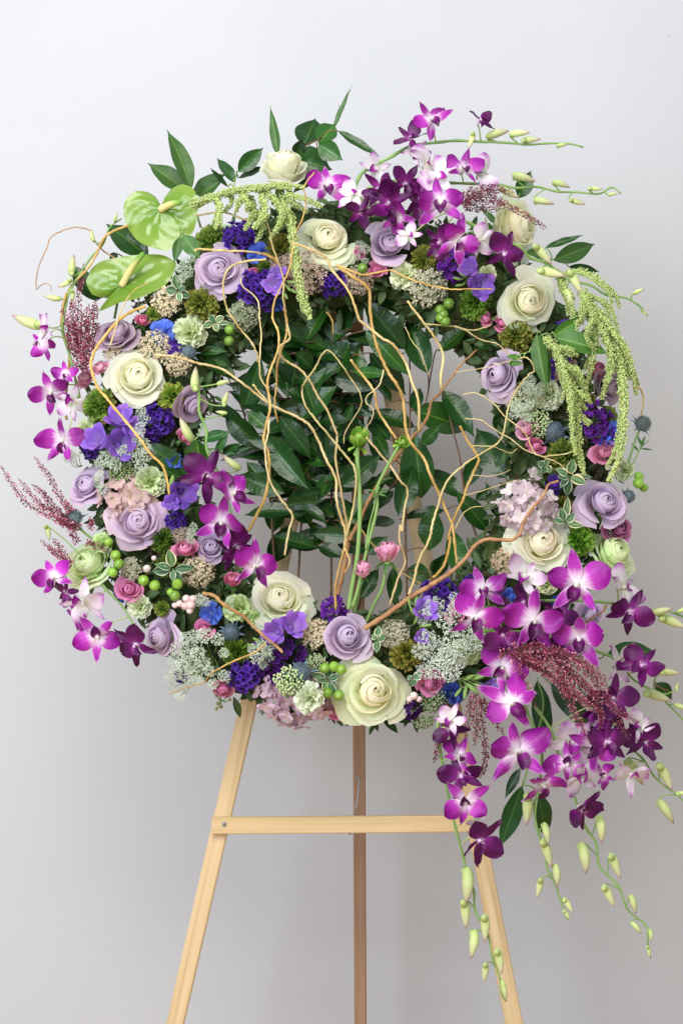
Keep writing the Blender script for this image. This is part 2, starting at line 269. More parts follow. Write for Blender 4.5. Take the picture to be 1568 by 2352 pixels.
# ------------------------------------------------------------------ backdrop (paper sweep) and easel
WALL = 0.46
def sweep():
    prof = [(WALL, 2.9), (WALL, 2.3), (WALL, 1.8), (WALL, 1.3), (WALL, 0.9), (WALL, 0.5), (WALL, 0.25), (WALL, 0.005)]
    fl = link('bounce_floor', MB().add([(-2.2, -3.2, 0), (2.2, -3.2, 0), (2.2, 0.6, 0), (-2.2, 0.6, 0)], [(0, 1, 2, 3)]).mesh('bounce_floor', MT['bounce_floor'])); fl['kind'] = 'structure'
    V, F, UV = [], [], []; nx = 40
    for (y, z) in prof:
        for i in range(nx+1):
            x = -1.9+3.8*i/nx; w = 0.004*math.sin(x*9+0.6)+0.003*math.sin(x*21+z*0.8)
            V.append((x, y+w*(1 if z > 0.2 else 0), z)); UV.append((i/nx, z))
    for j in range(len(prof)-1):
        for i in range(nx):
            a = j*(nx+1)+i; F.append((a, a+nx+1, a+nx+2, a+1))
    o = link('backdrop', MB().add(V, F, UV).mesh('backdrop', MT['paper'])); o['kind'] = 'structure'
    def wallpt(x, y): k = (CD+WALL)/CD; return Vector(((x-784)*S*k, WALL-0.012, ZC+(1176-y)*S*k))
    for nm, pts, r in (('mark', [(778, 246), (779, 248)], 1.5), ('mark', [(1529, 86), (1531, 88)], 1.0)):
        link(nm, MB().add(*tube([wallpt(*p) for p in pts], r*S, 6)).mesh(nm, MT['seed']), o)
sweep()
ez = thing('easel', 'light pine tripod easel with a crossbar, standing behind the wreath', 'easel', None, Matrix.Translation((0, 0.12, 0)))
def beam(name, a, b, w, t, mat, parent, pw):
    """bar from a to b, w across the picture, t deep"""
    d = b-a; L = d.length; z = d.normalized(); x = (Vector((1, 0, 0))-z*z.x).normalized() if abs(z.x) < .9 else (Vector((0, 0, 1))-z*z.z).normalized(); y = z.cross(x)
    M = Matrix((x, y, z)).transposed().to_4x4(); M.translation = (a+b)/2
    return link(name, MB().add(*box(w, t, L, 0.0015)).mesh(name, mat, smooth=False), parent, None, pw.inverted() @ M)
EW = Matrix.Translation((0, 0.12, 0)); LEGY = 0.095
def floor_hit(a, b):
    d = b-a; t = (0.004-a.z)/d.z; return a+d*t
la, lb = P(812, 560, LEGY), P(403, 2352, LEGY); beam('leg', la, floor_hit(la, lb), 40*S, 0.018, MT['pine'], ez, EW)
ra, rb = P(832, 560, LEGY), P(1180, 2352, LEGY); beam('leg', ra, floor_hit(ra, rb), 40*S, 0.018, MT['pine'], ez, EW)
ba = P(819, 600, LEGY+0.025); bb = Vector((P(828, 2352, 0.26).x, 0.24, P(828, 2352, 0.26).z)); beam('leg', ba, floor_hit(ba, bb), 31*S, 0.018, MT['shaded_brown_wood'], ez, EW)['label'] = 'rear leg in darker brown wood with shade painted in'
CB = LEGY-0.0155
beam('crossbar', P(487, 1896, CB), P(1108, 1891, CB), 39*S, 0.012, MT['pine'], ez, EW)
for (nx, ny) in ((515, 1893), (1078, 1890)):
    link('nail', MB().add(*lathe([(0.0, 0.0025), (0.0022, 0.002), (0.0032, 0.001), (0.0034, -0.002)], 12)).mesh('nail', MT['metal']), ez, None, EW.inverted() @ frame(P(nx, ny, CB-0.0065), Vector((0, -1, 0.08))))
wp = [P(816, 1786, 0.10), P(823, 1786, 0.095), P(824, 1800, 0.085), P(821, 1835, 0.083), P(816, 1860, 0.083), P(812, 1885, 0.09), P(806, 1913, 0.088), P(801, 1914, 0.085)]
link('hook', MB().add(*tube([EW.inverted() @ p for p in spline(wp, 5)], 0.0012, 8)).mesh('hook', MT['metal']), ez)

# ------------------------------------------------------------------ wreath ring: mossy base
def ring_base():
    from mathutils import noise
    V, F, UV = [], [], []; nu, nv = 150, 26
    for i in range(nu):
        a = 2*PI*i/nu
        for j in range(nv):
            b = 2*PI*j/nv
            k = 1+0.30*noise.noise(Vector((math.cos(a)*7, math.sin(a)*7, b*1.2)))+0.12*noise.noise(Vector((math.cos(a)*22, math.sin(a)*22, b*4)))
            rr = 104*k; x = CX+(RR+rr*math.cos(b))*math.cos(a); y = CY+(RR+rr*math.cos(b))*math.sin(a)
            V.append(P(x, y, -rr*0.66*math.sin(b)*S+0.012)); UV.append((i/nu, j/nv))
    for i in range(nu):
        for j in range(nv):
            F.append((i*nv+j, i*nv+(j+1) % nv, ((i+1) % nu)*nv+(j+1) % nv, ((i+1) % nu)*nv+j))
    root = thing('wreath_base', 'dark mossy ring the flowers are set in, resting against the easel', 'wreath', None, Matrix.Translation(P(CX, CY, 0)))
    W = Matrix.Translation(-P(CX, CY, 0))
    link('moss_ring', MB().add(V, F, UV, W).mesh('moss_ring', MT['moss']), root)
    g = random.Random(3); mb = MB()
    for k in range(5200):
        a = g.random()*2*PI; b = g.uniform(-0.35, PI+0.35); rr = 104*g.uniform(0.9, 1.12)
        x = CX+(RR+rr*math.cos(b))*math.cos(a); y = CY+(RR+rr*math.cos(b))*math.sin(a)
        p = P(x, y, -rr*0.66*math.sin(b)*S+0.012)
        n = Vector((math.cos(a)*math.cos(b), -math.sin(b), -math.sin(a)*math.cos(b)))+Vector((g.uniform(-.8, .8), g.uniform(-.8, .8), g.uniform(-.8, .8)))
        L = g.uniform(14, 34)*S; w = L*g.uniform(0.14, 0.30); M = frame(p, Vector((g.uniform(-1, 1), -1.2, g.uniform(-1, 1))), g.uniform(0, 360))
        mb.add([(0, 0, 0), (w, L*.45, L*.1), (0, L*.5, L*.17), (-w, L*.45, L*.1), (0, L, L*.05)], [(0, 1, 2), (0, 2, 3), (2, 1, 4), (3, 2, 4)], [(0.5, 0), (1, .5), (.5, .5), (0, .5), (.5, 1)], W @ M)
    fb = MB()
    for k in range(1100):
        a = g.random()*2*PI; b = g.uniform(-0.5, PI+0.5); rr = 108*g.uniform(0.95, 1.22); x = CX+(RR+rr*math.cos(b))*math.cos(a); y = CY+(RR+rr*math.cos(b))*math.sin(a)
        p = P(x, y, -rr*0.66*math.sin(b)*S+0.010); L = g.uniform(24, 52)*S; w = L*g.uniform(.13, .24)
        M = frame(p, Vector((g.uniform(-.8, .8), -1.2, g.uniform(-.4, 1))), g.uniform(0, 360)); V, F, UV = grid(lambda u, v: Vector((u*w*math.sin(PI*min(1, v*.95+.03))**.9, L*v, abs(u)*w*.3+L*.25*v-.3*L*v*v)), 2, 4); fb.add(V, F, UV, W @ M)
    o = link('filler_leaves', fb.mesh('filler_leaves', MT['leaf_fill']), root); o['kind'] = 'stuff'
    o = link('moss_tufts', mb.mesh('moss_tufts', MT['moss_leaf']), root); o['kind'] = 'stuff'
ring_base()

# ------------------------------------------------------------------ leaves
LEAFC = {}
def leaf_mesh(mat, wr, kind='ell', seed=0):
    """unit leaf along +Y, normal +Z, width ratio wr"""
    wr = round(wr*10)/10; key = (mat, wr, kind, seed)
    if key in LEAFC: return LEAFC[key]
    g = random.Random(seed*13+int(wr*100)); bend = g.uniform(-0.30, 0.10); fold = g.uniform(0.15, 0.42); tw = g.uniform(-.35, .35); wv = g.uniform(0, 6)
    def f(u, v):
        w = 0.5*wr*(math.sin(PI*v**0.86)**0.92 if kind == 'ell' else math.sin(PI*v**0.72)**1.1)*(1-0.25*v**6)
        if v > 0.80: w *= max(0.0, 1-((v-.80)/.20)**1.3*0.8)
        x = u*w; z = abs(u)*w*fold+bend*v*v+0.012*math.sin(v*17+wv)*abs(u); a = tw*v
        return Vector((x*math.cos(a), v, z+x*math.sin(a)))
    V, F, UV = grid(f, 6, 12)
    m = MB().add(V, F, UV).mesh('leaf', MT[mat]); LEAFC[key] = m; return m
def place_leaf(parent, W, zb, zt, w, mat, g, Yb=None, dY=None, tint=None, kind='ell', roll=None):
    b = q(*zb); t = q(*zt); Yb = g.uniform(-0.01, 0.06) if Yb is None else Yb; dY = g.uniform(-0.035, 0.03) if dY is None else dY
    t = (t[0]+(t[0]-b[0])*.10, t[1]+(t[1]-b[1])*.10); pb, pt = P(*b, Yb), P(*t, Yb+dY); d = pt-pb; L = d.length; y = d.normalized()
    n = Vector((g.uniform(-.45, .45), -1, g.uniform(-.15, .75))) if roll is None else Vector((roll[0], -1, roll[1])); n = (n-y*n.dot(y)).normalized(); x = y.cross(n)
    M = Matrix((x, y, n)).transposed().to_4x4(); M.translation = pb; M = M @ Matrix.Scale(L, 4)
    wr = min(1.0, max(0.1, w*ZK*S/L*1.10)) if zb[0] != 'd' else min(1.0, max(.1, w*S/L))
    c = tint or g.choice(((1, 1, 1), (1, 1, 1), (1.5, 1.3, 1.1), (.75, .8, .8), (1.2, 1.15, 1))); v = g.uniform(.75, 1.3)
    return link('leaf', leaf_mesh(mat, wr, kind, g.randrange(5)), parent, None, W.inverted() @ M, (c[0]*v, c[1]*v, c[2]*v)), pb
def branch(label, stems, leaves, mat='leaf', stem_mat='dark_stem', rad=2.6, Y=0.035, name='leafy_branch', cat='branch', group='leafy branches', seed=1, tint=None, kind='ell', dYr=None, Yl=None):
    g = random.Random(seed)
    polys = [spline([P(*q(z, x, y), Y+g.uniform(-.008, .008)) for (z, x, y) in st], 5) for st in stems]
    base = polys[0][-1]; W = Matrix.Translation(base); root = thing(name, label, cat, group, W)
    for pl in polys: link('stem', MB().add(*tube([p-base for p in pl], lambda t: rad*S*(0.55+0.6*t), 7)).mesh('stem', MT[stem_mat]), root)
    allp = [p for pl in polys for p in pl]
    for lf in leaves:
        (z, bx, by, tx, ty, w) = lf[:6]
        m = lf[6] if len(lf) > 6 and lf[6] else mat; tn = lf[7] if len(lf) > 7 else tint
        yb = None if Yl is None else g.uniform(*Yl); dy = None if dYr is None else g.uniform(*dYr)
        o, pb = place_leaf(root, W, (z, bx, by), (z, tx, ty), w, m, g, yb, dy, tn, kind)
        near = min(allp, key=lambda p: (p-pb).length)
        if 0.002 < (near-pb).length < 0.09:
            mid = (near+pb)/2+Vector((0, -.004, .004))
            link('petiole', MB().add(*tube([p-base for p in spline([near, mid, pb], 4)], 1.5*S, 5)).mesh('petiole', MT['green_stem'] if stem_mat != 'dark_stem' else MT[stem_mat]), root)
    return root
LJ = [('J',440,180,325,-40,110),('J',20,300,215,475,110),('J',490,190,712,232,130),('J',500,250,738,428,140),('J',555,610,513,305,118,'leaf',(1.7,1.6,1.3)),('J',272,695,392,378,130),
 ('J',505,725,325,560,150),('J',270,757,15,620,80),('J',160,722,378,932,145),('J',835,270,1042,0,80),('J',795,205,695,-45,112),('J',835,300,690,255,85),
 ('J',1285,310,1038,10,172),('J',1252,85,1046,-165,125),('J',1275,100,1372,-180,112),('J',1036,190,1285,448,112,'leaf',(1.8,1.7,1.3)),('J',1060,330,1282,575,150),('J',1430,462,1298,120,165),
 ('H',40,320,203,170,112),('J',805,600,918,288,175,'leaf',(1.4,1.2,1)),('J',960,600,1000,318,130),('J',630,742,828,548,132),('J',820,720,905,600,92),('J',830,600,1064,712,120),('J',1345,797,1086,680,122),
 ('J',1338,692,1690,792,182),('H',60,570,247,792,122),('J',745,735,1018,832,112),('J',500,735,692,962,112),('J',430,900,648,1152,142),('J',815,1097,485,928,92),('J',562,950,408,780,150),
 ('J',790,1040,800,828,132),('J',830,1000,1022,828,92),('J',610,1240,787,1033,132),('J',530,1212,232,1106,142),('J',360,1040,512,1152,92),('J',480,1240,460,1458,122),('J',535,1265,803,1312,102),
 ('J',480,1350,662,1335,62),('J',820,1490,547,1527,152),('J',890,1170,1114,978,152),('J',740,1250,822,1088,122),('J',870,1240,942,1402,102),('J',1390,1240,1338,858,185,'leaf',(1.3,1.3,1.2)),
 ('J',1240,1350,1347,1038,132),('J',1530,1320,1288,1336,92),('J',1440,1568,1462,1308,172),('H',190,1240,-62,1028,150),('H',195,1180,312,948,102),('H',460,1120,278,818,182),('H',480,870,428,678,152),
 ('H',510,1100,652,1000,82),('H',500,1180,662,1078,92),('H',345,1450,168,1220,132,'leaf',(1.5,1.5,1.2)),('H',430,1380,350,1158,92),('H',270,1255,352,1188,62),('I',165,480,128,178,142,'leaf',(1.3,1.3,1.2)),('I',275,385,457,290,102),
 ('I',10,480,77,343,82),('G',440,240,562,18,142),('G',740,130,885,185,102),('G',1040,185,1162,78,92),('G',1200,480,1232,268,112),('G',1440,330,1288,290,132,'leaf',(1.5,1.5,1.2)),('G',1000,470,1112,278,92),
 ('G',1340,620,1138,550,142),('G',1470,340,1532,188,102),('J',1190,880,1058,720,122),('J',1390,910,1492,798,92),('J',1330,700,1382,548,82),('J',680,960,765,830,102),('J',480,780,602,905,112),('J',600,330,705,425,102),
 ('J',890,560,962,428,92),('J',650,1200,722,1058,92),('J',1130,1100,1264,1152,92),('J',1100,1320,1204,1198,92),('J',560,1180,640,1060,92),('J',300,700,425,805,92),('J',1100,1420,1225,1350,92),('J',700,640,560,560,110),
 ('J',760,980,640,860,100),('J',900,760,1010,900,110),('J',960,1350,1080,1210,110),('J',700,1400,600,1290,100),('J',880,330,760,250,80),('J',590,520,480,400,110),('J',1180,1000,1060,900,100),('J',1000,1080,900,960,110),('J',840,1360,740,1270,90),
 ('J',860,470,740,350,120),('J',420,1150,300,1020,90),('J',1200,640,1120,520,90),('J',640,1000,520,900,100)]
ST = [[('J',180,490),('J',270,700),('J',320,880),('J',385,1030),('J',440,1250),('J',480,1945)],
      [('J',440,150),('J',445,360),('J',560,640),('J',600,800),('J',650,1000),('J',640,1300),('J',605,1960)],
      [('J',795,110),('J',805,300),('J',890,600),('J',860,900),('J',825,1100),('J',825,1300),('J',822,1960)],
      [('J',1275,60),('J',1310,300),('J',1315,600),('J',1310,850),('J',1250,1100),('J',1100,1350),('J',990,1950)],
      [('J',1470,340),('J',1440,500),('J',1420,620),('J',1345,900),('J',1290,1350),('J',1300,1940)],
      [('H',540,960),('H',500,1100),('H',470,1200),('H',395,1400),('I',270,380),('I',150,570)],
      [('H',60,560),('H',120,800),('H',170,1000),('H',210,1300),('I',290,300),('I',230,450)]]
LB = ['camellia branch with dark leaves at the left of the ring opening', 'camellia branch second from left in the ring opening', 'camellia branch rising in the middle of the ring opening',
      'camellia branch before the right easel leg with large glossy leaves', 'camellia branch just right of the right easel leg', 'camellia branch at the right edge of the ring opening by the pale hydrangea', 'camellia branch with broad leaves between easel leg and right rim of ring']
_g = random.Random(77)
for _k in range(150):
    _x, _y = _g.gauss(640, 260), _g.uniform(150, 1560); _a = -PI/2+_g.choice((-1, 1))*_g.uniform(.15, 1.9); _L = _g.uniform(190, 330)
    if 380 < _x < 1250: LJ.append(('J', _x, _y, _x+math.cos(_a)*_L, _y+math.sin(_a)*_L, _L*_g.uniform(.30, .42)))
def dist_leaf(lf, st):
    b = q(*lf[:3]); pts = [q(*s) for s in st]; best = 1e9
    for (x0, y0), (x1, y1) in zip(pts, pts[1:]):
        for k in range(9):
            t = k/8; best = min(best, math.hypot(b[0]-(x0+(x1-x0)*t), b[1]-(y0+(y1-y0)*t)))
    return best
asg = [[] for _ in ST]
for lf in LJ: asg[min(range(len(ST)), key=lambda k: dist_leaf(lf, ST[k]))].append(lf)
for k, st in enumerate(ST): branch(LB[k], [st], asg[k], seed=20+k, group='camellia branches inside the ring', name='camellia_branch', Y=0.045, Yl=(-0.005, 0.07))
# foliage round the outside
branch('pointed mid-green leaves standing up behind the upper anthurium', [[('A',1200,560),('A',1215,640),('A',1260,800)]], [('A',1190,592,952,393,135),('A',1200,565,1090,188,112),('A',1205,600,1392,460,95),('A',1250,605,1375,500,85)], 'leaf_soft', 'green_stem', 2.4, 0.0, seed=41, dYr=(-.02, .02), Yl=(-.01, .02), name='leaf_sprig', cat='leaves', tint=(.85, .8, .8))
branch('small dark toothed leaf sprig at top, left of the tallest white rose', [[('B',230,470),('B',215,530),('B',190,640)]], [('B',215,520,118,362,78),('B',240,452,380,311,102),('B',240,490,412,430,52),('B',175,545,70,435,26)], 'leaf', 'green_stem', 2.2, 0.0, seed=42, dYr=(-.02, .02), Yl=(-.01, .02), name='leaf_sprig', cat='leaves')
branch('camellia sprig with rounded leaves above the ring at top centre', [[('B',745,245),('B',640,300),('B',560,370),('B',520,480)]], [('B',650,292,716,117,165),('B',745,278,838,150,132,'leaf',(2.1,2.0,1.5)),('B',745,278,868,362,120,'leaf',(2.1,2.0,1.5)),('B',862,192,1106,352,75),('B',577,365,795,425,185,'leaf',(1.8,1.8,1.3)),('B',600,350,640,255,80),('B',740,340,800,330,80),('B',760,430,600,560,90)], 'leaf', 'dark_stem', 2.4, 0.005, seed=43, dYr=(-.02, .02), Yl=(-.02, .02), name='camellia_sprig', cat='leaves')
branch('single narrow pale green blade leaf standing behind tallest white rose', [[('B',490,330),('B',488,420)]], [('B',490,350,449,62,58)], 'leaf_soft', 'green_stem', 1.6, 0.03, seed=44, dYr=(-.01, .01), Yl=(.02, .03), name='blade_leaf', cat='leaf', kind='lan', tint=(1.3, 1.2, 1.6))
branch('thin curved grass blade, the topmost thing in the arrangement', [[('B',845,168),('B',800,260)]], [('B',830,195,938,-78,30)], 'leaf_soft', 'green_stem', 1.2, 0.03, seed=45, dYr=(-.01, .01), Yl=(.02, .03), name='grass_blade', cat='leaf', kind='lan', tint=(.9, .85, 1.4))
branch('pointed green leaves sticking out right above the right-hand amaranth', [[('C',750,1000),('C',650,1080)]], [('C',700,928,922,860,48,'leaf'),('C',755,1007,1010,908,118),('C',850,1045,1028,1074,62,'leaf'),('C',700,985,600,950,80)], 'leaf_soft', 'green_stem', 2, -0.01, seed=46, dYr=(-.03, .01), Yl=(-.02, 0), name='leaf_sprig', cat='leaves')
branch('dark leaf behind the white heather at upper right', [[('C',540,600),('C',500,690)]], [('C',540,615,606,458,105)], 'leaf', 'green_stem', 2, 0.01, seed=47, name='leaf_sprig', cat='leaves', Yl=(.01, .02))
branch('fresh green soft leaves hanging over the right side by the amaranth stalk', [[('H',740,215),('H',690,215),('H',640,260),('H',600,330)]], [('H',752,225,932,118,90),('H',768,240,1068,292,125),('H',650,212,682,495,96),('H',692,282,733,525,54),('H',665,295,725,238,44),('H',560,370,470,350,40),('H',470,400,560,395,36)], 'leaf_soft', 'green_stem', 2.2, -0.085, seed=48, dYr=(-.03, .01), Yl=(-.10, -.08), name='leaf_sprig', cat='leaves', tint=(1.25, 1.25, 1.1))
branch('broad dark leaves by the left of the opening above the magenta orchids', [[('E',1290,860),('E',1260,1060),('E',1200,1200)]], [('E',1262,1062,1238,872,178,'leaf',(1.8,1.5,1.2)),('E',1172,1092,940,908,105),('E',1275,880,1405,826,60,'leaf',(1.6,1.8,2)),('E',1350,975,1424,838,42,'leaf',(1.6,1.8,2)),('E',1395,962,1494,912,60,'leaf',(1.6,1.8,2)),('E',1150,1120,1035,1060,70),('E',1400,970,1560,925,36,'leaf',(1.3,1.5,1.7))], 'leaf', 'green_stem', 2.4, -0.03, seed=49, dYr=(-.03, 0), Yl=(-.05, -.03), name='leaf_sprig', cat='leaves')
branch('dark glossy leaves tucked behind both anthuriums', [[('A',940,1010),('A',800,1080),('A',700,1250)]], [('A',930,990,688,768,185),('A',600,1262,468,1038,135),('A',640,1240,560,1180,90),('A',742,965,690,1010,60)], 'leaf', 'dark_stem', 2.4, 0.02, seed=50, dYr=(-.01, .01), Yl=(0, .02), name='leaf_sprig', cat='leaves')
branch('small green leaf pointing down right of the upper anthurium', [[('A',1150,850),('A',1130,760)]], [('A',1150,850,1243,977,102),('A',1130,860,1100,990,60)], 'leaf_soft', 'green_stem', 1.8, -0.05, seed=51, dYr=(-.02, 0), Yl=(-.06, -.05), name='leaf_sprig', cat='leaves', tint=(.9, .95, .9))
branch('dark drooping leaf spray below the ring, under the burgundy heather', [[('I',655,1130),('I',690,1300),('K',600,250),('K',560,380)],[('I',735,1150),('I',690,1110)]], [('I',655,1130,702,1545,118),('I',735,1150,1005,1442,135),('K',560,380,430,744,95),('K',655,420,722,690,115),('K',545,270,458,445,64)], 'leaf', 'green_stem', 2.2, -0.03, seed=52, dYr=(-.02, .02), Yl=(-.03, -.01), name='leaf_spray', cat='leaves')
branch('dark leaf pair behind the rightmost dark orchid', [[('I',1060,990),('I',960,1020)],[('I',1480,1200),('I',1380,1160)]], [('I',1085,975,1378,924,115),('I',1395,1150,1492,1242,92)], 'leaf', 'dark_stem', 2.4, 0.0, seed=53, dYr=(-.01, .01), Yl=(0, .01), name='leaf_sprig', cat='leaves')
branch('pointed dark leaf pair across the left opening above the golden twig', [[('E',1240,330),('E',1180,370)]], [('E',1215,320,1400,310,60),('E',1290,330,1470,475,110),('E',1220,100,1385,310,60)], 'leaf', 'green_stem', 2, -0.02, seed=54, dYr=(-.03, 0), Yl=(-.03, -.02), name='leaf_sprig', cat='leaves', tint=(1.6, 1.4, 1.3))
branch('thin spiky grey-green leaves at the upper right of the opening', [[('H',420,260),('H',460,200)]], [('H',420,240,180,240,30),('H',410,275,200,280,36),('H',400,215,290,260,34),('H',420,215,260,190,30),('H',410,290,240,310,26)], 'leaf', 'green_stem', 2, -0.02, seed=55, dYr=(-.03, .02), Yl=(-.03, -.02), name='leaf_sprig', cat='leaves', kind='lan', tint=(1.8, 1.9, 2))

# ------------------------------------------------------------------ curly willow
def willow(label, pts, r, mat='willow', Y=-0.075, Y2=None, taper=0.6, name='willow_twig'):
    g = random.Random(hash(label) % 1000 if False else len(label)*7+len(pts)); n = len(pts); Y2 = Y if Y2 is None else Y2
    base_pts = [P(*q(z, x, y), Y+(Y2-Y)*i/(n-1)+g.uniform(-.006, .006)) for i, (z, x, y) in enumerate(pts)]
    sp = spline(base_pts, 7)
    sp = [p+Vector((g.uniform(-1, 1), g.uniform(-1, 1), g.uniform(-1, 1)))*0.00045 for p in sp]
    ph = g.random()*6; b0 = sp[0]
    def rad(t):
        k = 0.70*r*S*(1-(1-taper)*t); kn = (t*n*1.3+ph) % 1.0
        return k*(1.0+0.30*math.exp(-((kn-.5)/.05)**2)+0.08*math.sin(t*n*9+ph))
    o = link(name, MB().add(*tube([p-b0 for p in sp], rad, 8)).mesh(name, MT[mat]), None, None, Matrix.Translation(b0))
    v = g.uniform(.82, 1.1); o.color = (v*g.uniform(.92, 1.02), v, v*g.uniform(.9, 1.25), 1)
    tag(o, label, 'twig', 'curly willow twigs'); return o
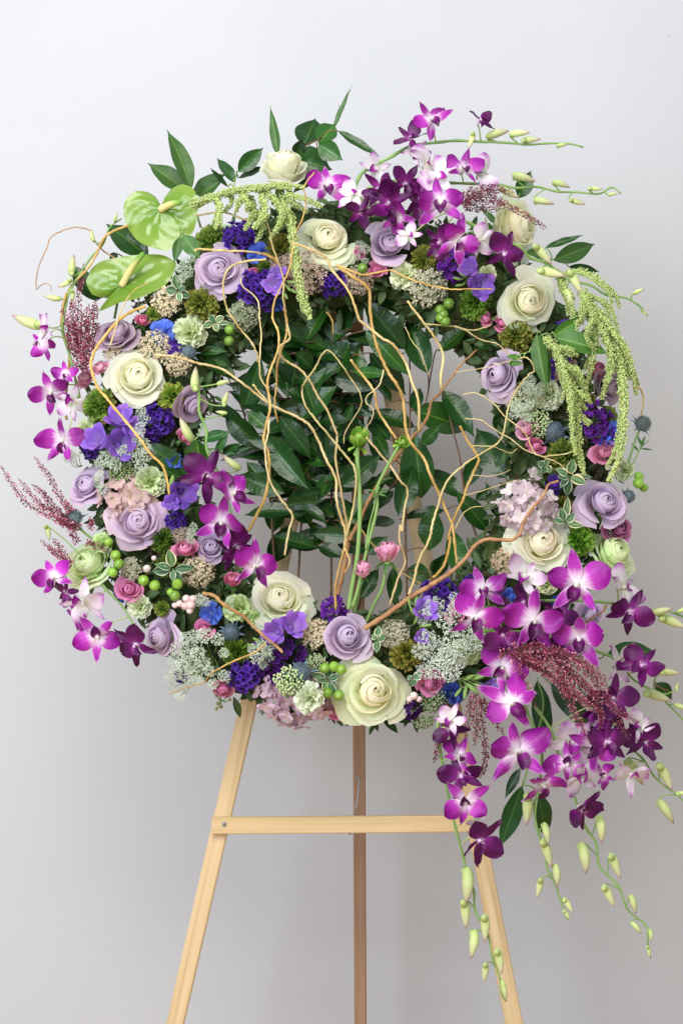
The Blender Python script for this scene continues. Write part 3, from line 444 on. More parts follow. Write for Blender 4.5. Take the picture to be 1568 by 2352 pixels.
WL = [
 ('golden willow stem dropping from the top rim left of centre to mid opening', [('B',395,962),('B',470,1000),('B',508,1070),('B',520,1150),('B',525,1200),('J',530,50),('J',545,140),('J',540,230),('J',505,330),('J',484,420),('J',480,540),('J',468,650),('J',488,770)], 5.2, 'willow', -.085, -.02),
 ('pale willow stem sweeping in from the left rim above the lavender rose at top left', [('A',1225,945),('B',0,935),('B',150,945),('B',300,950),('B',400,965)], 4.2, 'willow_pale', -.13, -.085),
 ('wavy willow strand arching over the purple statice at top left', [('A',1230,725),('B',0,722),('B',150,705),('B',280,750),('B',400,765),('B',430,800),('B',450,900),('B',480,990),('B',510,1070),('B',528,1150),('B',520,1240),('J',540,80)], 3.6, 'willow_pale', -.10, -.09),
 ('long thin willow twig rising past the tallest amaranth strand at top', [('J',305,1450),('J',350,1360),('J',410,1230),('J',435,1080),('J',425,950),('J',400,880),('J',405,830),('J',440,680),('J',430,590),('J',425,500),('J',450,420),('J',490,310),('J',490,200),('J',455,110),('J',470,0),('B',520,1150),('B',560,1060),('B',580,950),('B',590,850),('B',640,750),('B',665,640),('B',655,540),('B',718,452)], 5.4, 'willow', -.075, -.14, .35),
 ('thin pale willow strand falling from the statice to below the left orchids', [('J',530,1600),('J',560,1440),('J',580,1360),('J',540,1290),('J',460,1180),('J',420,1060),('J',410,920),('J',430,820),('J',435,650),('J',420,560),('J',378,480),('J',375,350),('J',385,220),('J',375,130),('J',360,0),('B',270,1170),('B',258,1120)], 3.8, 'willow_pale', -.08, -.11, .55),
 ('pale willow strand looping around the lavender rose at top left', [('B',415,1000),('B',270,1015),('B',190,1050),('B',150,1120),('B',150,1220),('B',170,1310),('J',190,90),('J',250,180),('J',320,260),('J',360,340),('J',360,390)], 3.6, 'willow_pale', -.12, -.08, .8),
 ('golden willow stem running from the white rose at left down to bottom centre', [('J',905,1590),('J',910,1450),('J',890,1390),('J',855,1250),('J',850,1120),('J',790,1000),('J',750,900),('J',690,790),('J',620,740),('J',490,680),('J',420,640),('J',340,580),('J',250,510),('J',130,430),('J',0,400),('E',1200,385),('E',1100,355),('E',970,345)], 4.4, 'willow_pale', -.06, -.10, .9),
 ('short pale willow spur joining the golden stem at the left of the opening', [('J',332,528),('J',380,590),('J',440,652)], 3.4, 'willow_pale', -.085),
 ('wavy golden willow strand through the middle of the camellia leaves', [('J',935,1480),('J',920,1400),('J',900,1290),('J',875,1150),('J',850,1000),('J',860,870),('J',850,820),('J',790,680),('J',730,590),('J',690,510),('J',620,430),('J',550,390),('J',500,340),('J',505,290),('J',562,240),('J',545,150)], 4.4, 'willow_pale', -.05, -.085, .8),
 ('willow strand bent into a tall hairpin arch at the centre', [('J',915,1480),('J',960,1310),('J',978,1150),('J',970,1060),('J',940,1010),('J',850,900),('J',740,770),('J',660,660),('J',640,570),('J',660,510),('J',720,430),('J',760,350),('J',800,315),('J',840,345),('J',890,410),('J',950,500),('J',1000,580),('J',1010,660),('J',950,760),('J',910,830),('J',900,900)], 4.2, 'willow_pale', -.07, -.10, .35),
 ('thick orange willow stem falling from the big top white rose to lower right', [('B',855,1040),('B',960,1110),('B',1058,1190),('B',1065,1330),('J',1095,240),('J',1140,370),('J',1190,470),('J',1240,540),('J',1275,640),('J',1290,800),('J',1320,890),('J',1400,990),('J',1440,1090),('J',1500,1220),('J',1568,1380),('H',125,1430),('I',150,400)], 5.6, 'willow', -.09, -.07, .75),
 ('short orange willow stem right of centre ending at the small green pod', [('J',945,375),('J',1000,450),('J',1070,540),('J',1100,600),('J',1110,680),('J',1160,770),('J',1232,872)], 4.4, 'willow', -.06, -.05, .9),
 ('pale willow strand crossing the top white rose and dropping to the brown branch', [('B',585,895),('B',720,950),('B',790,990),('B',830,1070),('B',920,1180),('B',970,1290),('B',1000,1380),('J',1080,190),('J',1140,240),('J',1220,290),('J',1290,400),('J',1330,520),('J',1370,640),('J',1370,830)], 3.8, 'willow_pale', -.135, -.06, 1.2),
 ('thick brown willow branch forking up through the right of the opening', [('G',845,480),('G',870,400),('G',905,250),('G',930,80),('J',940,1500),('J',1000,1380),('J',1060,1250),('J',1150,1100),('J',1240,970),('J',1330,860),('J',1385,800),('J',1430,720),('J',1450,640),('J',1500,590),('H',60,560),('H',120,480),('H',180,400),('H',275,313)], 8.0, 'willow_brown', -.02, -.04, .4, 'willow_branch'),
 ('thin curled willow tendril right of centre by the green pods', [('J',1150,438),('J',1130,520),('J',1100,560),('J',1050,600),('J',1040,640),('J',1085,690),('J',1070,760),('J',1020,832)], 2.3, 'willow_pale', -.09),
 ('thin willow strand from the large green pod down to the bottom rim', [('J',1040,860),('J',1100,930),('J',1190,1040),('J',1250,1130),('J',1300,1190),('J',1280,1320),('J',1265,1450),('G',1255,0),('G',1250,100),('G',1285,230),('G',1240,340),('G',1190,505)], 3.4, 'willow_pale', -.08, -.05, 1.1),
 ('pale willow stem sweeping from bottom rim up to the lavender rose at right', [('G',1308,435),('G',1340,350),('G',1370,230),('G',1440,80),('G',1455,0),('J',1480,1330),('J',1520,1200),('H',100,1120),('H',200,1030),('H',290,970),('H',420,880),('H',460,740),('H',470,680),('H',520,570),('H',600,470),('H',635,440),('H',600,370),('H',540,365),('H',440,395),('H',300,430),('H',140,452)], 4.6, 'willow_pale', -.07, -.10, .28),
 ('golden willow stem kinked down the right side of the opening', [('I',0,490),('I',60,425),('I',95,330),('I',108,240),('H',95,1500),('H',110,1440),('H',140,1350),('H',190,1250),('H',210,1180),('H',260,1070),('H',285,990),('H',220,890),('H',170,790)], 5.0, 'willow', -.06, -.06, .75),
 ('thin willow tendril sloping over the pink rosebuds at right', [('H',190,592),('H',270,585),('H',380,650),('H',450,730),('H',540,800),('H',590,860),('H',630,950),('H',680,980),('H',800,970),('H',895,945)], 2.2, 'willow_pale', -.09, -.12, .8),
 ('lower thin willow tendril running into the right rim under the pink rosebuds', [('H',200,745),('H',300,755),('H',400,820),('H',500,880),('H',560,930),('H',650,970),('H',780,1020),('H',850,1080),('H',935,1120)], 2.2, 'willow_pale', -.08, -.13, .7),
 ('fine willow hair across a camellia leaf at right', [('H',245,915),('H',380,920),('H',480,960),('H',528,930)], 1.6, 'willow_pale', -.07),
 ('thin willow tendril along the top right of the opening', [('H',-60,150),('H',0,155),('H',150,170),('H',250,190),('H',330,170),('H',365,153)], 2.4, 'willow_pale', -.05, -.07, .7),
 ('thin wavy willow tendril passing above the lavender rose at right', [('H',60,160),('H',150,168),('H',220,200),('H',300,250),('H',400,275),('H',460,330),('H',520,372),('H',560,365)], 2.2, 'willow_pale', -.055, -.10, .9),
 ('thick brown willow limb bending from bottom rim up to the pale hydrangea', [('G',1030,650),('G',1150,575),('G',1330,445),('G',1430,390),('I',0,525),('I',50,495),('I',130,440),('I',210,360),('I',260,290),('I',340,247),('I',480,252),('I',530,225),('H',545,1470),('H',565,1400),('H',612,1320),('H',690,1230),('H',722,1160),('H',785,1135)], 8.6, 'willow_brown', -.06, -.11, .45, 'willow_branch'),
 ('slim willow stem meeting the brown fork at the upper right', [('B',1300,1260),('B',1350,1330),('J',1420,165),('H',0,220),('H',62,340),('H',48,500),('H',60,570)], 3.8, 'willow_pale', -.05, -.03, 1.2),
 ('hair-thin willow curl left of the pale hydrangea', [('H',140,1432),('H',190,1340),('H',250,1300),('H',312,1295)], 1.6, 'willow_pale', -.08),
 ('fine willow hair reaching the pale hydrangea', [('H',200,1226),('H',330,1190),('H',450,1150),('H',548,1128)], 1.6, 'willow_pale', -.07, -.09),
 ('fine willow hair above the kinked golden stem at right', [('H',245,1098),('H',360,1105),('H',440,1085),('H',485,1065)], 1.4, 'willow_pale', -.07),
 ('golden willow stem curving round the left white rose down to the freesias', [('A',915,1295),('A',820,1330),('A',740,1390),('E',640,250),('E',582,350),('E',574,430),('E',610,540),('E',680,630),('E',780,750),('E',870,860),('E',950,970),('E',1020,1040),('E',1050,1130),('E',1062,1220)], 4.8, 'willow', -.09, -.14, .8),
 ('golden willow stem following the left orchid stalk up to the anthurium', [('E',420,748),('E',405,650),('E',420,550),('E',432,450),('E',435,310),('E',400,210),('E',387,130),('E',405,0),('A',430,1200),('A',480,1130),('A',540,1070),('A',600,980),('A',650,870),('A',720,820),('A',805,788)], 4.6, 'willow', -.02, -.04, .9),
 ('dark hooked twig sticking out at far upper left', [('A',720,992),('A',650,945),('A',595,880),('A',570,822),('A',460,800),('A',330,855),('A',290,940),('A',240,1060),('A',228,1180),('A',255,1165),('A',290,1150),('A',318,1165),('A',326,1195)], 2.6, 'willow_brown', -.02, -.03, .45),
 ('thin tan twig dropping from the lower anthurium past the dusky lavender rose', [('A',690,1545),('A',720,1450),('A',750,1350),('A',790,1260),('A',850,1190),('A',940,1143)], 2.6, 'willow_pale', -.13, -.11, .6),
 ('brown willow stem crossing the lower left rim below the white rose', [('F',1270,742),('F',1340,755),('F',1400,810),('F',1500,870),('G',270,570),('G',340,640),('G',420,715),('G',480,760),('G',520,800)], 6.0, 'willow_brown', -.12, -.12, .7),
 ('thin golden twig crossing the white lace at lower left', [('G',415,740),('G',340,800),('G',200,860),('F',1330,1240),('F',1280,1300),('F',1180,1330),('F',1048,1377)], 3.2, 'willow', -.13, -.10, .4),
 ('golden willow pair rising from bottom rim left of the green stalks', [('G',850,530),('G',850,380),('G',872,270),('G',905,150),('G',925,50),('G',890,-40)], 4.4, 'willow', -.06, -.06, .8),
 ('small looped golden spur beside the thick brown branch', [('G',905,145),('G',937,215),('G',930,260),('G',905,300)], 3.6, 'willow', -.065),
 ('slim willow tendril over the purple stock at top right', [('B',865,1040),('B',920,1060),('B',1020,1095),('B',1120,1080),('B',1200,1070),('B',1290,1110),('B',1400,1150),('C',100,1185),('C',230,1185),('C',375,1187)], 3.2, 'willow', -.125, -.12, .7),
 ('tiny orange willow tip behind the rearmost top camellia leaves', [('B',795,1330),('B',828,1385),('B',836,1470)], 3.6, 'willow', -.01),
 ('orange willow hook outside the right rim above the thistle', [('H',1265,545),('H',1300,560),('H',1317,620),('H',1310,690),('H',1298,735)], 3.2, 'willow', -.02),
 ('brown twig tip under the right orchids', [('I',1090,660),('I',1050,710),('I',1000,735),('I',950,772)], 3.6, 'willow_brown', -.09),
 ('orange thin willow shoot crossing behind the pink rosebud stems', [('J',980,1400),('G',1080,120),('G',1150,190),('G',1240,280),('G',1390,375)], 2.6, 'willow', -.03),
 ('thin pale tendril inside the right camellia leaves', [('J',1285,170),('J',1330,260),('J',1385,330),('J',1405,400),('J',1440,480)], 1.8, 'willow_pale', -.05),
]
for w in WL: willow(*w)

# ------------------------------------------------------------------ roses
def sstep(x, a, b): x = max(0, min(1, (x-a)/(b-a))); return x*x*(3-2*x)
def rose_petals(g, n=30, opening=1.0, pointed=0.0, nu=9, nv=8):
    out = []; ecc = g.uniform(0, 6.3)
    for i in range(n):
        t = i/(n-1); th = i*2.39996+g.uniform(-.5, .5)*(1+t); jx, jy = g.uniform(-.075, .075)*t**.7, g.uniform(-.075, .075)*t**.7; tiltx = g.uniform(-.09, .09)*t
        rt = (0.04+0.80*t**1.2*(0.55+0.45*opening))*g.uniform(.94, 1.06); w = (1.10*(1-t)**1.3+0.98)*g.uniform(.85, 1.15); ge = 0.70+0.62*t**.8*opening
        rt = .006 if i == 0 else rt; kin = 1-sstep(t, .30, .85); Rb = rt+0.13*(1-sstep(t, .25, .8)); cf = rt/Rb; lip = g.uniform(.0, .022); spi = g.uniform(.16, .34)*(1 if t < .4 or g.random() < .55 else -1)
        zi = (.03 if i < 2 else 0)+0.84-.02*t-.14*t*t+g.uniform(-.015, .015); zo = 0.84-0.46*t**1.9*opening+g.uniform(-.03, .03)
        rb = 0.02+0.13*t; curl = max(0, (t-.30)/.70)**0.9*opening*g.uniform(.7, 1.35); ruf = sstep(t, .45, 1)
        p1, p2, p3 = (g.uniform(0, 6.3) for _ in range(3)); pt = pointed*g.uniform(.4, 1.3); sk = g.uniform(-.3, .3); droop = ruf*g.uniform(-.05, .16)
        def f(u, v):
            e = 1-0.20*abs(u)**2.6+pt*0.10*max(0, 1-abs(u-sk)*1.6)-.05*ruf*math.exp(-((u-sk)/.12)**2)*(1-pointed)
            vv = v*e; g_ = math.sin(PI/2*min(1, vv))**ge
            ro = rb+(rt-rb)*g_; zo_ = zo*vv**1.12
            k = max(0, (vv-.58)/.42); ro += curl*0.27*k*k*(1-pointed*.25*abs(u)); zo_ -= curl*0.20*k*k*k+droop*vv**2
            ro += curl*0.11*abs(u)**3*vv*(1+pointed*.6)
            ri = Rb*math.sin(PI/2*min(1, vv/.62))**.8 if vv < .62 else Rb+(Rb*cf-Rb)*((vv-.62)/.38)**1.4
            zi_ = zi*math.sin(PI/2*min(1, vv))**1.0-0.03*abs(u)**2*vv; ri += lip*max(0, (vv-.86)/.14)
            r = ri*kin+ro*(1-kin); z = zi_*kin+zo_*(1-kin)
            r *= 1+spi*u*vv*(1-.55*t); z += .05*u*spi*vv
            r += (0.008+0.034*t)*math.sin(3.1*u+p1+2*v)*vv; z += (0.008+0.036*t)*math.sin(4.6*u+p2)*vv*vv; r += 0.022*ruf*math.sin(9*u+p3)*vv**3
            ph = th+u*w*(0.42+0.58*math.sin(PI/2*min(1, vv*1.25)))
            off = 0.04*(1-t)
            return Vector((r*math.cos(ph)+off*math.cos(ecc)+jx, r*math.sin(ph)+off*math.sin(ecc)+jy, z+tiltx*u*vv))
        out.append((t, grid(f, nu, nv)))
    return out
def lerp3(a, b, t): return tuple(x+(y-x)*t for x, y in zip(a, b))
SEPAL = {}
def sepal_mesh():
    if 'm' not in SEPAL:
        def f(u, v): w = 0.16*math.sin(PI*v**.7)**.8*(1-v*.4)+.002; return Vector((u*w, 0.12+0.52*v-.05*v*v, 0.02-0.10*v-0.25*v*v+abs(u)*.02))
        SEPAL['m'] = MB().add(*grid(f, 4, 6)).mesh('sepal', MT['leaf_soft'])
    return SEPAL['m']
def flower_root(name, label, cat, group, x, y, r, face, roll=0, Yo=None, zmid=0.45, k=1.0):
    h, n = ring(x, y)
    if face is not None: n = Vector((face[0], -1, face[1])).normalized()
    Y = -(h+0.30*r*S) if Yo is None else Yo
    p = P(x, y, Y); M = frame(p, n, roll, r*S*k); M = M @ Matrix.Translation((0, 0, -zmid))
    return thing(name, label, cat, group, M), M
STEMC = {}
def add_stem(root, L=1.1, r=0.07, name='stem'):
    key = (round(L, 1), round(r, 3))
    if key not in STEMC:
        STEMC[key] = MB().add(*tube(spline([Vector((0, 0, 0.03)), Vector((0.02, 0.03, -L*.5)), Vector((0, 0, -L))], 3), r, 7)).mesh('stem', MT['green_stem'])
    link(name, STEMC[key], root)
def rose(label, x, y, r, mat, inner, outer, face=None, n=30, opening=1.0, pointed=0.0, name='rose', group=None, roll=0, Yo=None, seed=None, stem=True, sep=0, tilt_mid=0.45, nu=9, nv=8, stretch=1.0):
    root, M = flower_root(name, label, 'rose', group, x, y, r/(.84*(.55+.45*opening)+.24*opening), face, roll, Yo, tilt_mid)
    if stretch != 1.0: M = M @ Matrix.Diagonal((1, 1, stretch, 1)); root.matrix_basis = M
    g = random.Random(seed if seed is not None else int(x*7+y*3))
    for t, (V, F, UV) in rose_petals(g, n, opening, pointed, nu, nv):
        c = lerp3(inner, outer, max(0, (t-.35)/.65)); c = tuple(k*g.uniform(.96, 1.04) for k in c)
        link('petal', MB().add(V, F, UV).mesh('petal', MT[mat]), root, None, None, c)
    link('heart', MB().add(*lathe([(.10, .2), (.085, .55), (.055, .74), (.02, .82), (.004, .83)], 9)).mesh('heart', MT[mat]), root, None, None, inner)
    MBc = MB().add(*lathe([(0.05, -.10), (0.13, -.05), (0.15, 0.02), (0.12, 0.08)], 10)).mesh('calyx', MT['green_stem']); link('calyx', MBc, root)
    for k in range(sep):
        link('sepal', sepal_mesh(), root, None, Matrix.Rotation(2*PI*k/max(1, sep)+.3, 4, 'Z'))
    if stem: add_stem(root)
    return root
IW, OW, GW = (1.0, .97, .88), (.97, .99, .92), (.82, .93, .70)
GR = 'large white roses'
for a in [
 ('big creamy white rose at the left of the ring, above the violet freesias', 317, 866, 78, IW, OW, (.08, .28), 31, 1.0, 0),
 ('large white rose at top centre beside the lavender rose', 752, 550, 74, IW, (.92, .97, .84), (.22, .38), 29, .95, 0),
 ('topmost white rose, seen from the side above the lime amaranth', 650, 398, 66, IW, OW, (.35, 1.7), 25, .62, 0),
 ('white rose seen from the side under the white heather at upper right', 1176, 520, 90, IW, OW, (1.25, .15), 27, .62, 0),
 ('large white rose at upper right beside the right-hand amaranth', 1213, 690, 80, IW, OW, (.26, .02), 29, 1.0, 0),
 ('large white rose at lower right by the pale hydrangea', 1243, 1248, 80, IW, OW, (.10, .34), 29, 1.0, 0),
 ('wide white rose on the bottom rim, left of centre, above violet freesias', 645, 1378, 82, IW, OW, (.10, .62), 29, 1.0, 0),
 ('greenish white rose lowest in the ring at bottom centre', 857, 1588, 90, IW, (.86, .95, .74), (.16, .12), 31, 1.0, 0),
 ('ruffled greenish white rose at lower left beside green berries, side view', 207, 1300, 70, (.88, .95, .70), GW, (-.55, .75), 27, .62, .5),
 ('ruffled greenish white rose at the right edge above the purple orchids, side view', 1404, 1272, 68, (.88, .95, .70), GW, (.75, .75), 27, .62, .5)]:
    rose(a[0], a[1], a[2], a[3], 'rose', a[4], a[5], a[6], a[7], a[8], a[9], group=GR, sep=5, nu=10, nv=9, stretch=1.35 if a[0].startswith('topmost') else 1.0)
GL = 'lavender roses'; IL, OL, DL = (1, 1, 1), (1.02, .98, .98), (.80, .74, .72)
for a in [
 ('lavender rose at top left beside purple statice', 502, 618, 66, IL, OL, (.10, .18), 22, .95, .6),
 ('lavender rose at top right of centre below the orchids', 895, 558, 60, IL, OL, (.10, .38), 22, .85, .6),
 ('dusky faded lavender rose under the lower anthurium', 268, 768, 56, DL, DL, (-.25, .75), 22, .75, .4),
 ('pointed lavender rose at lower left beside the peach hydrangea', 317, 1200, 74, IL, (1.06, 1.0, .97), (.05, .18), 24, 1.0, 1.0),
 ('lavender rose at far left above the thistle', 200, 1115, 52, IL, OL, (-.35, .55), 20, .8, .6),
 ('lavender rose at the lower left edge above the white lace, facing left', 372, 1465, 56, IL, OL, (-.95, .05), 20, .75, .4),
 ('small lavender rose half hidden behind the left magenta orchids', 485, 1258, 42, (.9, .9, .95), (.9, .9, .95), (.1, .4), 20, .75, .5),
 ('lavender rose at bottom centre above the lowest white rose', 798, 1463, 62, IL, OL, (.18, .38), 20, .75, .6),
 ('lavender rose at the right edge under the amaranth tips', 1382, 1155, 68, IL, OL, (.38, .42), 22, .9, .6),
 ('lavender rose at the right of the opening, facing left', 1148, 860, 62, IL, (.95, .9, .92), (-.85, .10), 22, .85, .5),
 ('dusky lavender rose behind the amaranth strands at right', 1398, 888, 50, DL, DL, (.7, -.1), 20, .7, .3),
 ('wilting lavender rose left of the opening below a green orchid bud', 442, 930, 52, (.92, .88, .92), DL, (.95, -.55), 22, .85, .6),
 ('pale lavender rose mostly hidden behind the lower right orchids', 1355, 1415, 40, (.95, .95, 1), (.95, .95, 1), (.3, 0), 18, .8, .3)]:
    rose(a[0], a[1], a[2], a[3], 'lavender', a[4], a[5], a[6], a[7], a[8], a[9], group=GL, sep=4)
GP = 'small pink spray roses'; PK, DK, PP = (1, 1, 1), (.62, .55, .68), (1.1, 1.5, 1.25)
for a in [
 ('pink rosebud left of the big left white rose', 195, 872, 24, PP, (-.3, .9), .5),
 ('second pink rosebud tucked against the big left white rose', 230, 846, 20, PP, (-.3, .6), .6),
 ('pink rosebud between the pointed lavender rose and the left orchids', 425, 1263, 28, (1, .95, 1), (-.1, .75), .5),
 ('open pink spray rose below the green berries at lower left', 296, 1352, 28, (.95, .8, 1), (.1, .3), .75),
 ('tight pink bud in green sepals above the bottom left white rose', 535, 1332, 18, (.95, .7, .75), (.1, 1.2), .35),
 ('pink spray rose right of the lowest white rose', 988, 1567, 32, (.95, .8, 1), (.3, .1), .8),
 ('pink spray rose before the blue delphinium at right', 1386, 1042, 30, (1, .95, .95), (.1, .4), .75),
 ('upper pink rosebud right of the opening by the thistle', 1210, 985, 24, PP, (-.5, .6), .5),
 ('lower pink rosebud right of the opening under the thistle', 1231, 1025, 18, (.95, .75, .9), (-.2, -.3), .5),
 ('open pink spray rose under the upper right white rose', 1150, 742, 20, (1, .85, .95), (.3, .5), .8),
 ('pink rosebud left of the open one under the upper right white rose', 1117, 733, 17, (1, .9, .95), (-1, .1), .5),
 ('dusty mauve spray rose under the lavender rose at the right edge', 1418, 1215, 34, DK, (.4, .3), .7),
 ('pink rosebud behind the right-hand amaranth', 1374, 852, 24, (1, .85, .9), (.4, .6), .6),
 ('pink rosebud between the top white rose and lavender rose', 865, 622, 20, (1, .85, 1), (.1, .2), .7),
 ('tiny pink bud beside the statice at top left', 585, 627, 14, (.8, .55, .7), (0, .2), .6),
 ('pink spray rose hidden behind the white lace at lower left', 470, 1446, 22, (.95, .7, .9), (-.2, .1), .7),
 ('dusty pink spray rose under the bottom rim at left', 512, 1583, 24, (.85, .75, .85), (0, -.7), .6),
 ('small pink rose squeezed between pink hydrangea and the lowest white rose', 772, 1640, 18, (.95, .7, .85), (-.2, -.3), .7),
 ('pink bud in its calyx beside the upper left blue delphinium', 328, 737, 16, (1, .75, .8), (.2, .6), .4),
 ('pink spray rose half covered by orchids right of the white lace', 1047, 1405, 26, (1, .95, .95), (0, .3), .75),
 ('tiny pink rose right of the top white rose', 826, 580, 14, (.85, .6, .85), (.1, .1), .7),
 ('pink rosebud edge inside the left rim under the wilting lavender rose', 425, 1005, 18, (1, .9, .95), (.6, .5), .5)]:
    rose(a[0], a[1], a[2], a[3]*1.22, 'pink', a[4], lerp3(a[4], (1, 1, 1), .2), a[5], 15, a[6], .3, name='spray_rose', group=GP, sep=4, nu=7, nv=6)
def stalk(root, W, pts, r, mat='green_stem', name='stem'):
    sp = spline(pts, 6); iv = W.inverted(); link(name, MB().add(*tube([iv @ p for p in sp], r/W.to_scale().x, 8)).mesh(name, MT[mat]), root)
for (lab, x, y, r, face, st) in [
 ('tall-stemmed pink rosebud standing in the bottom of the opening', 891, 1274, 32, (.25, 2.2), [('G',1170,235),('G',1140,400),('G',1090,500),('G',1040,615)]),
 ('shorter pink rosebud left of the tall one in the bottom of the opening', 833, 1311, 25, (.3, 2.2), [('G',1000,345),('G',990,450),('G',970,545)])]:
    rt = rose(lab, x, y, r, 'pink', (1.15, 1.5, 1.3), (1.15, 1.5, 1.3), face, 8, .34, .5, name='spray_rose', group=GP, sep=5, stem=False, Yo=-.07, nu=7, nv=6, stretch=1.25)
    pts = [P(*q(*s), -.07+.012*i) for i, s in enumerate(st)]; pts[0] = rt.matrix_basis @ Vector((0, 0, -.05)); stalk(rt, rt.matrix_basis, pts, 3.6*S)

# ------------------------------------------------------------------ carnations / ruffled pale flowers
def fan_petal(g, L, w, fr, lift):
    p1, p2 = g.uniform(0, 6), g.uniform(0, 6)
    def f(u, v):
        jag = 1-0.10*abs(math.sin(u*9+p1))*v*fr-0.16*u*u*v
        return Vector((u*w*v**.8, L*v*jag, lift*v*v+0.13*fr*math.sin(4.2*u+p1)*v*v+0.05*fr*math.sin(11*u+p2)*v**3))
    return grid(f, 10, 5)
FAN = {}
def fan_mesh(mat, k, fr, w=.42):
    key = (mat, k, fr, w)
    if key not in FAN:
        g = random.Random(k*31+5); FAN[key] = MB().add(*fan_petal(g, 1, w, fr, g.uniform(-.1, .15))).mesh('petal', MT[mat])
    return FAN[key]
def pom(label, x, y, r, mat, tint, face=None, n=34, fr=1.0, name='carnation', cat='carnation', group=None, w=.42, vary=.06, maxang=1.5, flat=1.0, Yo=None):
    root, M = flower_root(name, label, cat, group, x, y, r, face, 0, Yo, .4)
    g = random.Random(int(x*5+y*11))
    for i, d in enumerate(dome_dirs(n, maxang, g, .12)):
        d = Vector((d.x, d.y, d.z*flat)); L = g.uniform(.82, 1.05)*(0.86+.14*(1-d.z)); dn = d.normalized()
        tz = Vector((-dn.y, dn.x, 0)) if abs(dn.z) < .98 else Vector((1, 0, 0)); tz = Matrix.Rotation(g.uniform(-.9, .9), 3, dn) @ tz.normalized(); nn = tz.cross(dn)
        Mm = Matrix((tz, dn, nn)).transposed().to_4x4() @ Matrix.Diagonal((L, L, L, 1))
        v = g.uniform(1-vary, 1+vary); link('petal', fan_mesh(mat, g.randrange(6), fr, w), root, None, Mm, tuple(c*v for c in tint))
    add_stem(root, 1.3, .10); return root
GC = 'pale green carnations'
for a in [('pale green carnation at upper left beside blue delphinium', 436, 764, 48, (.98, 1, .95), None), ('cream ruffled carnation at top, right of the lavender rose', 931, 632, 40, (1, 1, 1), (.1, .1)),
 ('cream carnation at right between the amaranth clusters', 1262, 908, 43, (1.03, 1.02, 1.1), (.1, -.1)), ('pale green carnation left, above the peach hydrangea', 347, 1105, 42, (.95, 1, .9), (.3, .2)),
 ('small creamy carnation at the lower left edge', 319, 1396, 34, (1, 1, 1.05), (-.2, -.1)), ('pale green carnation left of the bottom white rose', 543, 1396, 40, (.9, 1, .75), (-.1, .2)),
 ('white-green carnation before the pink hydrangea at bottom', 712, 1607, 40, (1.02, 1.02, 1.12), (.1, -.2)), ('pale green carnation under the white lace, facing down', 1078, 1500, 46, (.92, 1, .82), (.1, -.55)),
 ('cream carnation at the far left by the violet freesias', 193, 985, 30, (1, 1, .95), (-.6, .1)), ('greenish carnation peeping between the amaranth and statice', 515, 528, 24, (.85, .98, .85), None),
 ('pale green frilled carnation above the ruffled left rose', 232, 1243, 30, (.85, 1, .7), (-.3, .6)), ('cream carnation half hidden behind the right orchids, below white rose', 1255, 1345, 30, (1.02, 1, .95), (0, -.3)),
 ('cream petals peeping left of the upper right white rose', 1118, 628, 26, (1, 1, .95), (-.2, .2)), ('pale carnation beside the green berries at the right edge', 1437, 1082, 30, (.95, 1, .95), (.5, -.1)),
 ('dim green carnation next to the dark leaf at lower left', 585, 1420, 22, (.8, .95, .65), (-.1, -.3))]:
    pom(a[0], a[1], a[2], a[3], 'carnation', a[4], a[5], group=GC, Yo=-.105 if 'before the pink hydrangea' in a[0] else None)

# ------------------------------------------------------------------ statice, stock, delphinium, hydrangea
FLO = {}
def floret(kind):
    if kind in FLO: return FLO[kind]
    mb = MB(); g = random.Random(9)
    if kind.startswith('hyd'):
        g = random.Random(int(kind[3:])+2)
        for k in range(4):
            def f(u, v): w = .5*math.sin(PI*min(1, v*.78+.06))**.7; return Vector((u*w, v, .16*v*v-.12*u*u*v+.05*math.sin(3*u+k)))
            V, F, UV = grid(f, 5, 5); mb.add(V, F, UV, Matrix.Rotation(k*PI/2+g.uniform(-.15, .15), 4, 'Z') @ Matrix.Rotation(g.uniform(-.15, .3), 4, 'X'))
        mb.add(*lathe([(.05, -.02), (.08, .05), (.04, .12)], 6)[:2])
        FLO[kind] = mb.mesh('floret', MT['hydrangea'])
    elif kind in ('statice', 'stock'):
        n = 5
        for k in range(n):
            def f(u, v):
                w = (.20+.42*v); return Vector((u*w, .15+.85*v*(1-.18*abs(math.sin(u*5+k))), .75*math.sin(v*1.6)*.6+.20*math.sin(u*5+k*1.7)*v))
            V, F, UV = grid(f, 5, 4); mb.add(V, F, UV, Matrix.Rotation(k*2*PI/n, 4, 'Z') @ Matrix.Rotation(.3, 4, 'X'))
        FLO[kind] = mb.mesh('floret', MT[kind])
    return FLO[kind]
def cluster(label, x, y, r, kinds, n, fs, tint, name, cat, group, face=None, vary=.12, ext=(1, 1), maxang=1.45, Yo=None, roll=0, flat=.75):
    root, M = flower_root(name, label, cat, group, x, y, r, face, roll, Yo, .35)
    g = random.Random(int(x*3+y*17))
    for d in dome_dirs(n, maxang, g, .10):
        pos = Vector((d.x*ext[0], d.y*ext[1], d.z*flat))*g.uniform(.60, 1.14); Mm = frame(pos, d+Vector((g.uniform(-.6, .6), g.uniform(-.6, .6), .2)), g.uniform(0, 360), fs*g.uniform(.8, 1.15), Vector((0, 1, .01)))
        c = tint(g) if callable(tint) else tint; v = g.uniform(1-vary, 1+vary)
        link('floret', floret(g.choice(kinds)), root, None, Mm, tuple(k*v for k in c))
    mb = MB()
    for d in dome_dirs(7, 1.2, g): mb.add(*tube(spline([Vector((0, 0, -.7)), d*.3, Vector((d.x*ext[0], d.y*ext[1], d.z*flat))*.8], 3), .04, 5))
    link('stem', mb.mesh('stem', MT['green_stem']), root); return root
GS = 'deep purple statice clusters'
